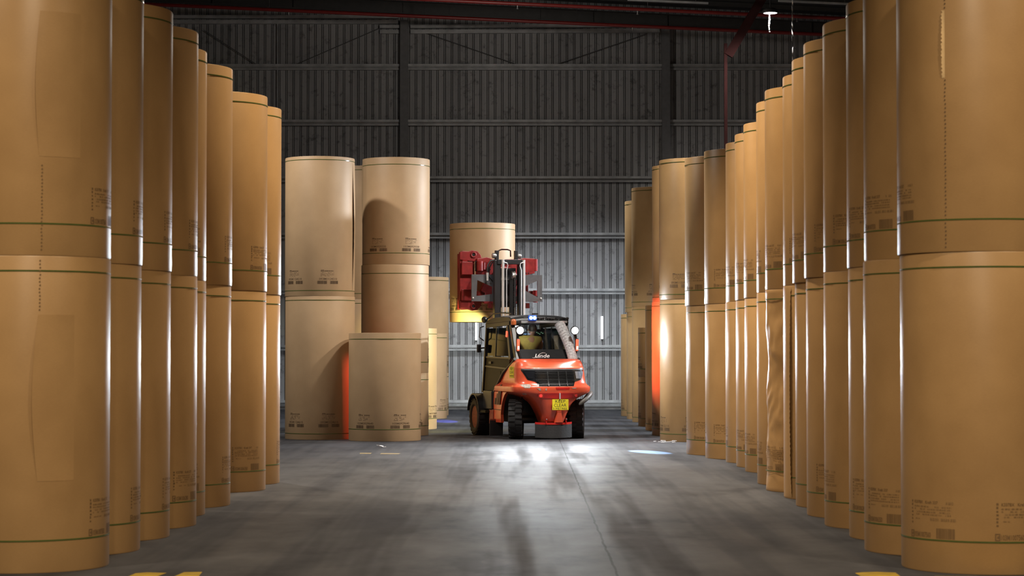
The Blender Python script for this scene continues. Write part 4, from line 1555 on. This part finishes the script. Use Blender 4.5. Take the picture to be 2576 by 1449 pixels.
MB().tube([(-0.20, 3.02, 4.10), (-0.19, 3.0, 4.20), (-0.12, 3.0, 4.225), (0.02, 3.0, 4.225), (0.09, 3.0, 4.20), (0.10, 3.02, 4.06)], 0.016, 8).build('hose_hoop', M['maroon'], FK, smooth=40)
# carriage guard plates with angled openings
for sg in (-1, 1):
    def pu(a, s=sg):
        return (-0.83 + a * 0.52) if s < 0 else (0.86 - a * 0.50)
    mb = MB()
    W0, W1 = 3.03, 3.645
    # frame built as four prisms round the opening
    ou = [(0.0, W0), (1.0, W0), (1.0, W1), (0.0, W1)]
    inn = [(0.22, W0 + 0.12), (0.95, W0 + 0.17), (0.95, W1 - 0.28), (0.26, W1 - 0.13)] if sg < 0 else [(0.22, W0 + 0.10), (0.80, W0 + 0.25), (0.80, W1 - 0.26), (0.22, W1 - 0.13)]
    vs = []
    for dv in (0.0, 0.04):
        vs += [(pu(a), 3.02 + dv, w) for a, w in ou] + [(pu(a), 3.02 + dv, w) for a, w in inn]
    fs = []
    for i in range(4):
        j = (i + 1) % 4
        fs += [(i, j, 4 + j, 4 + i), (8 + i, 12 + i, 12 + j, 8 + j), (i, 8 + i, 8 + j, j), (4 + i, 4 + j, 12 + j, 12 + i)]
    mb.add(vs, fs)
    gp = mb.build('carriage_guard', M['grey_paint'], FK)
    for w in (W0 + 0.07,):
        MB().lathe([(0.0, -0.02), (0.025, -0.012), (0.028, 0.0)], 12, axis='y').build('bolt_head', M['steel'], gp, loc=(pu(0.06), 3.02, w))
MB().box((0.0, 3.08, 3.1), (1.5, 0.05, 0.12)).build('carriage_bar', M['dark_steel'], FK)
MB().box((0.0, 3.08, 3.58), (1.3, 0.05, 0.12)).build('carriage_bar', M['dark_steel'], FK)
MB().box((0.03, 3.10, 3.35), (0.42, 0.05, 0.9)).build('carriage_back_plate', M['black'], FK)

# ---- red paper roll clamp
RC = Vector((-0.15, 4.53))
cl = MB()
cl.prism([(-0.62, 4.02), (-0.38, 4.06), (-0.1, 3.98), (0.1, 4.02), (0.42, 4.02), (0.50, 4.05), (0.78, 4.04), (0.78, 3.70), (0.62, 3.66), (0.62, 3.10), (0.45, 2.98), (-0.45, 2.98), (-0.56, 3.2), (-0.42, 3.55), (-0.62, 3.66)], (0, 3.32, 0), (1, 0, 0), (0, 0, 1), -0.12)
clamp = cl.build('clamp_body', M['clamp_red'], FK, bevel=0.012)
clamp['label'] = 'dark red clamp body'
for (uu, ww) in ((-0.34, 2.94), (-0.24, 2.94), (0.48, 2.94), (0.58, 2.94)):
    MB().box((uu, 3.26, ww), (0.08, 0.06, 0.12)).build('clamp_lug', M['clamp_red'], clamp)
for (uu, ww) in ((-0.30, 3.78), (-0.30, 3.62), (-0.22, 3.62), (0.50, 3.70), (0.56, 3.70), (0.62, 3.70), (0.54, 3.48)):
    MB().lathe([(0.0, -0.012), (0.012, -0.010), (0.014, 0.01)], 8, axis='y').build('bolt_head', M['black'], clamp, loc=(uu, 3.315, ww))
# left arm: two ear plates and web, knuckles
arm = MB()
ear = [(-1.0, 4.00), (-1.0, 4.17), (-0.94, 4.20), (-0.80, 4.19), (-0.70, 4.22), (-0.58, 4.20), (-0.50, 4.11), (-0.47, 4.00), (-0.62, 3.96), (-0.72, 3.96)]
arm.prism(ear, (0, 3.42, 0), (1, 0, 0), (0, 0, 1), -0.10)
ear2 = [(a, 7.04 - b) for a, b in reversed(ear)]
arm.prism(ear2, (0, 3.42, 0), (1, 0, 0), (0, 0, 1), -0.10)
arm.prism([(-0.99, 2.98), (-0.64, 2.98), (-0.64, 3.42), (-0.70, 3.52), (-0.64, 3.62), (-0.64, 4.02), (-0.99, 4.02)], (0, 3.46, 0), (1, 0, 0), (0, 0, 1), -0.10)
arm.box((-0.84, 3.40, 3.80), (0.26, 0.06, 0.30))
arm.box((-0.84, 3.40, 3.18), (0.26, 0.06, 0.26))
armo = arm.build('clamp_arm', M['clamp_red'], FK, bevel=0.01)
for ww in (4.115, 2.925):
    MB().lathe([(0.055 + 0.018 * cos(a * pi / 4), 0.02 * sin(a * pi / 4)) for a in range(8)], 20, axis='y', closed=True).build('lifting_eye', M['clamp_red'], armo, smooth=50, loc=(-0.68, 3.405, ww))
    MB().lathe([(0.0, -0.004), (0.055, -0.004), (0.055, 0.01), (0.0, 0.01)], 16, axis='y').build('eye_hole', M['black'], armo, loc=(-0.68, 3.412, ww))
for ww in (3.85, 3.16):
    MB().box((-0.55, 3.36, ww), (0.20, 0.06, 0.24)).build('knuckle_recess', M['black'], armo)
    MB().tube([(-0.56, 3.30, ww - 0.11), (-0.56, 3.30, ww + 0.11)], 0.075, 16).build('arm_knuckle', M['clamp_red'], armo, smooth=40)
    MB().tube([(-0.47, 3.30, ww - 0.08), (-0.47, 3.30, ww + 0.08)], 0.04, 12).build('knuckle_pin', M['clamp_red'], armo, smooth=40)
# right short arm knuckles
for ww in (3.89, 3.16):
    kn = MB().tube([(0.80, 3.36, ww - 0.14), (0.80, 3.36, ww + 0.14)], 0.055, 14).build('arm_knuckle', M['clamp_red'], FK, smooth=40)
    MB().box((0.74, 3.38, ww + 0.09), (0.14, 0.10, 0.07)).build('knuckle_tab', M['clamp_red'], kn)
    MB().box((0.74, 3.38, ww - 0.09), (0.14, 0.10, 0.07)).build('knuckle_tab', M['clamp_red'], kn)
# pads hugging the reel
RRAD = 0.775


def pad(a0, a1, w0, w1, name, th=0.035, gap=0.004):
    mb = MB()
    n = 24
    vs = []
    for i in range(n + 1):
        a = R_(a0 + (a1 - a0) * i / n)
        for r in (RRAD + gap, RRAD + gap + th):
            for w in (w0, w1):
                vs.append((RC.x + r * sin(a), RC.y - r * cos(a), w))
    fs = []
    for i in range(n):
        b = 4 * i
        fs += [(b, b + 1, b + 5, b + 4), (b + 2, b + 6, b + 7, b + 3), (b + 1, b + 3, b + 7, b + 5), (b, b + 4, b + 6, b + 2)]
    fs += [(0, 2, 3, 1), (4 * n, 4 * n + 1, 4 * n + 3, 4 * n + 2)]
    mb.add(vs, fs)
    return mb.build(name, M['clamp_red'], FK, smooth=50, bevel=0.006)


pad(-62, -38, 2.86, 4.16, 'clamp_pad')
pad(52, 105, 3.0, 4.0, 'clamp_pad')
lk = MB()
lk.bar((-0.88, 3.42, 3.95), (RC.x - 0.62, RC.y - 0.58, 3.95), 0.12, 0.10)
lk.bar((-0.88, 3.42, 3.07), (RC.x - 0.62, RC.y - 0.58, 3.07), 0.12, 0.10)
lk.build('arm_link', M['clamp_red'], armo)
lk = MB()
lk.bar((0.80, 3.38, 3.89), (RC.x + 0.72, RC.y - 0.42, 3.80), 0.10, 0.12)
lk.bar((0.80, 3.38, 3.16), (RC.x + 0.72, RC.y - 0.42, 3.20), 0.10, 0.12)
lk.build('arm_link', M['clamp_red'], FK)
MB().lathe([(0.30, -0.02), (0.34, 0.0), (0.34, 0.06), (0.30, 0.06)], 32, axis='y', closed=True).build('rotator_ring', M['clamp_red'], clamp, smooth=40, loc=(0.0, 3.16, 3.5))
MB().tube([(-0.22, 3.0, 4.0), (-0.40, 2.95, 3.96), (-0.46, 2.95, 3.86), (-0.48, 2.95, 3.70)], 0.022, 10).build('hydraulic_hose', M['black'], FK, smooth=40)
MB().tube([(-0.20, 3.02, 3.95), (-0.36, 2.98, 3.92), (-0.42, 2.98, 3.80), (-0.44, 2.98, 3.6), (-0.30, 3.0, 3.45)], 0.018, 10).build('hydraulic_hose', M['black'], FK, smooth=40)
for k, ww in enumerate((3.66, 3.60, 3.54)):
    MB().tube([(-0.475, 2.95, ww - 0.035), (-0.475, 2.95, ww + 0.025)], 0.03 - 0.003 * k, 8).build('hose_coupling', M['chrome'], FK, smooth=30)

# lamps on the truck throwing light (parented to the truck, in its own coordinates)
COOL = (0.88, 0.94, 1.0)
for sg in (-1, 1):
    lamp_spot('work_lamp_beam', (sg * 0.62, -0.185, 2.335), (sg * 0.62 - 1.2, -8.6, 0.8), 1100, COOL, 128, 0.9, 0.06, FK)
    lamp_spot('red_zone_beam', (sg * 0.76, 2.05 if sg < 0 else 1.4, 2.42), ((-4.28, 0.69, 0.75) if sg < 0 else (2.9, 0.55, 2.0)), 1200 if sg < 0 else 1300, (1.0, 0.10, 0.045), 32 if sg < 0 else 62, 0.8, 0.04, FK)
lamp_spot('front_lamp_beam', (0.0, 3.95, 2.45), (6.6, 20, 1.0), 4500, COOL, 64, 1.0, 0.1, FK)
lamp_spot('corner_lamp_beam', (-0.80, 2.62, 2.48), (-1.5, 6.0, 1.0), 650, (1.0, 0.95, 0.36), 100, 0.6, 0.05, FK)
lamp_spot('blue_spot_beam', (-0.20, 0.26, 2.60), (-0.02, -6.49, 0.0), 26000, (0.35, 0.6, 1.0), 5, 0.4, 0.01, FK)
lamp_spot('blue_spot_beam', (-0.70, 2.6, 2.55), (0.78, 11.52, 0.0), 70000, (0.08, 0.12, 1.0), 4.5, 0.4, 0.01, FK)

# ---- the carried reel (its own thing, held by the clamp)
cw = FM @ Vector((RC.x, RC.y, 0))
reel(cw.x, cw.y, RRAD, 2.57, 4.89, 'pale reel held up high in the red clamp of the forklift', 'reel in the clamp', 'pale', 'far', '103M0928740', (3, -57), (0.14, 0.23), 0.27)

# ------------------------------------------------------------------ the driver
def skinned(name, joints, bones, m, parent=None, sub=2):
    me = bpy.data.meshes.new(name)
    keys = list(joints)
    me.from_pydata([joints[k][0] for k in keys], [(keys.index(a), keys.index(b)) for a, b in bones], [])
    ob = bpy.data.objects.new(name, me)
    COL.objects.link(ob)
    md = ob.modifiers.new('s', 'SKIN')
    for i, k in enumerate(keys):
        r = joints[k][1]
        me.skin_vertices[0].data[i].radius = r if isinstance(r, tuple) else (r, r)
    me.skin_vertices[0].data[0].use_root = True
    sb = ob.modifiers.new('u', 'SUBSURF')
    sb.levels = sub
    sb.render_levels = sub
    bpy.context.view_layer.update()
    m2 = bpy.data.meshes.new_from_object(ob.evaluated_get(bpy.context.evaluated_depsgraph_get()))
    bpy.data.objects.remove(ob)
    for p in m2.polygons:
        p.use_smooth = True
    m2.materials.clear()
    m2.name = name
    return link(name, m2, m, parent)


dw = FM @ Vector((-0.08, 1.02, 1.61))
PR = thing('person', 'driver in a dark yellow shirt seated in the cab, leaning to the right', 'person', dw, R_(16.5))
J = {
    'pelvis': ((0, 0.0, 0.10), (0.15, 0.11)), 'waist': ((0.01, 0.0, 0.25), (0.14, 0.10)), 'chest': ((0.04, 0.04, 0.44), (0.19, 0.125)), 'neckb': ((0.08, 0.07, 0.585), (0.085, 0.07)),
    'neck': ((0.10, 0.09, 0.645), 0.058), 'head': ((0.12, 0.11, 0.735), (0.080, 0.098)), 'crown': ((0.13, 0.11, 0.82), (0.062, 0.080)),
    'shl': ((-0.18, 0.05, 0.53), 0.075), 'ell': ((-0.25, 0.22, 0.36), 0.046), 'wrl': ((-0.12, 0.46, 0.36), 0.030), 'hal': ((-0.08, 0.54, 0.37), (0.036, 0.02)),
    'shr': ((0.27, 0.06, 0.525), 0.075), 'elr': ((0.34, 0.20, 0.34), 0.046), 'wrr': ((0.20, 0.45, 0.34), 0.030), 'har': ((0.14, 0.53, 0.36), (0.036, 0.02)),
    'hpl': ((-0.10, 0.06, 0.08), 0.095), 'knl': ((-0.14, 0.50, 0.11), 0.068), 'anl': ((-0.13, 0.60, -0.26), 0.042), 'ftl': ((-0.13, 0.74, -0.30), 0.04),
    'hpr': ((0.10, 0.06, 0.08), 0.095), 'knr': ((0.14, 0.50, 0.11), 0.068), 'anr': ((0.14, 0.60, -0.26), 0.042), 'ftr': ((0.14, 0.74, -0.30), 0.04),
}
B = [('pelvis', 'waist'), ('waist', 'chest'), ('chest', 'neckb'), ('neckb', 'neck'), ('neck', 'head'), ('head', 'crown'),
     ('chest', 'shl'), ('shl', 'ell'), ('ell', 'wrl'), ('wrl', 'hal'), ('chest', 'shr'), ('shr', 'elr'), ('elr', 'wrr'), ('wrr', 'har'),
     ('pelvis', 'hpl'), ('hpl', 'knl'), ('knl', 'anl'), ('anl', 'ftl'), ('pelvis', 'hpr'), ('hpr', 'knr'), ('knr', 'anr'), ('anr', 'ftr')]
for s, nm, base in ((-1, 'l', J['hal'][0]), (1, 'r', J['har'][0])):
    prev = 'ha' + nm
    for q, (du, ln) in enumerate(((-0.028, 0.05), (-0.010, 0.062), (0.010, 0.058), (0.028, 0.045))):
        J['f%s%d' % (nm, q)] = ((base[0] + du, base[1] + 0.055, base[2] + 0.0), 0.010)
        J['g%s%d' % (nm, q)] = ((base[0] + du * 1.1, base[1] + 0.055 + ln * 0.7, base[2] - 0.03), 0.009)
        B += [('ha' + nm, 'f%s%d' % (nm, q)), ('f%s%d' % (nm, q), 'g%s%d' % (nm, q))]
    J['t' + nm] = ((base[0] - s * 0.05, base[1] + 0.02, base[2] + 0.005), 0.010)
    B += [('ha' + nm, 't' + nm)]
body = skinned('body', J, B, M['skin'], PR)
grow = lambda r, d: tuple(x + d for x in r) if isinstance(r, tuple) else r + d
SJ = {k: (J[k][0], grow(J[k][1], 0.018)) for k in ('pelvis', 'waist', 'chest', 'neckb', 'shl', 'ell', 'shr', 'elr')}
SJ['cufl'] = ((-0.15, 0.42, 0.36), 0.045)
SJ['cufr'] = ((0.23, 0.41, 0.34), 0.045)
skinned('shirt', SJ, [('pelvis', 'waist'), ('waist', 'chest'), ('chest', 'neckb'), ('chest', 'shl'), ('shl', 'ell'), ('ell', 'cufl'), ('chest', 'shr'), ('shr', 'elr'), ('elr', 'cufr')], M['shirt'], PR)
TJ = {k: (J[k][0], grow(J[k][1], 0.014)) for k in ('pelvis', 'hpl', 'knl', 'anl', 'hpr', 'knr', 'anr')}
skinned('trousers', TJ, [('pelvis', 'hpl'), ('hpl', 'knl'), ('knl', 'anl'), ('pelvis', 'hpr'), ('hpr', 'knr'), ('knr', 'anr')], M['trousers'], PR)
hr = MB().lathe([(0.0, 0.085), (0.05, 0.078), (0.083, 0.048), (0.094, 0.0), (0.090, -0.045), (0.078, -0.085)], 24)
hr.build('hair', M['hair'], PR, smooth=60, loc=(0.126, 0.092, 0.795))
fc = MB()
fc.tube([(0.13, 0.205, 0.775), (0.13, 0.232, 0.735)], [0.012, 0.017], 8)
fc.build('nose', M['skin'], PR, smooth=60)
for s in (-1, 1):
    MB().lathe([(0.0, -0.012), (0.02, -0.01), (0.026, 0.0), (0.018, 0.01), (0.0, 0.012)], 12, axis='x').build('ear', M['skin'], PR, smooth=60, loc=(0.122 + s * 0.092, 0.11, 0.745))
    MB().lathe([(0.0, 0.012), (0.010, 0.006), (0.011, -0.004)], 10, axis='y').build('eye', M['white_script'], PR, smooth=60, loc=(0.125 + s * 0.034, 0.197, 0.77))
MB().box((0.125, 0.200, 0.70), (0.05, 0.012, 0.010)).build('mouth', M['clamp_red'], PR, bevel=0.003)
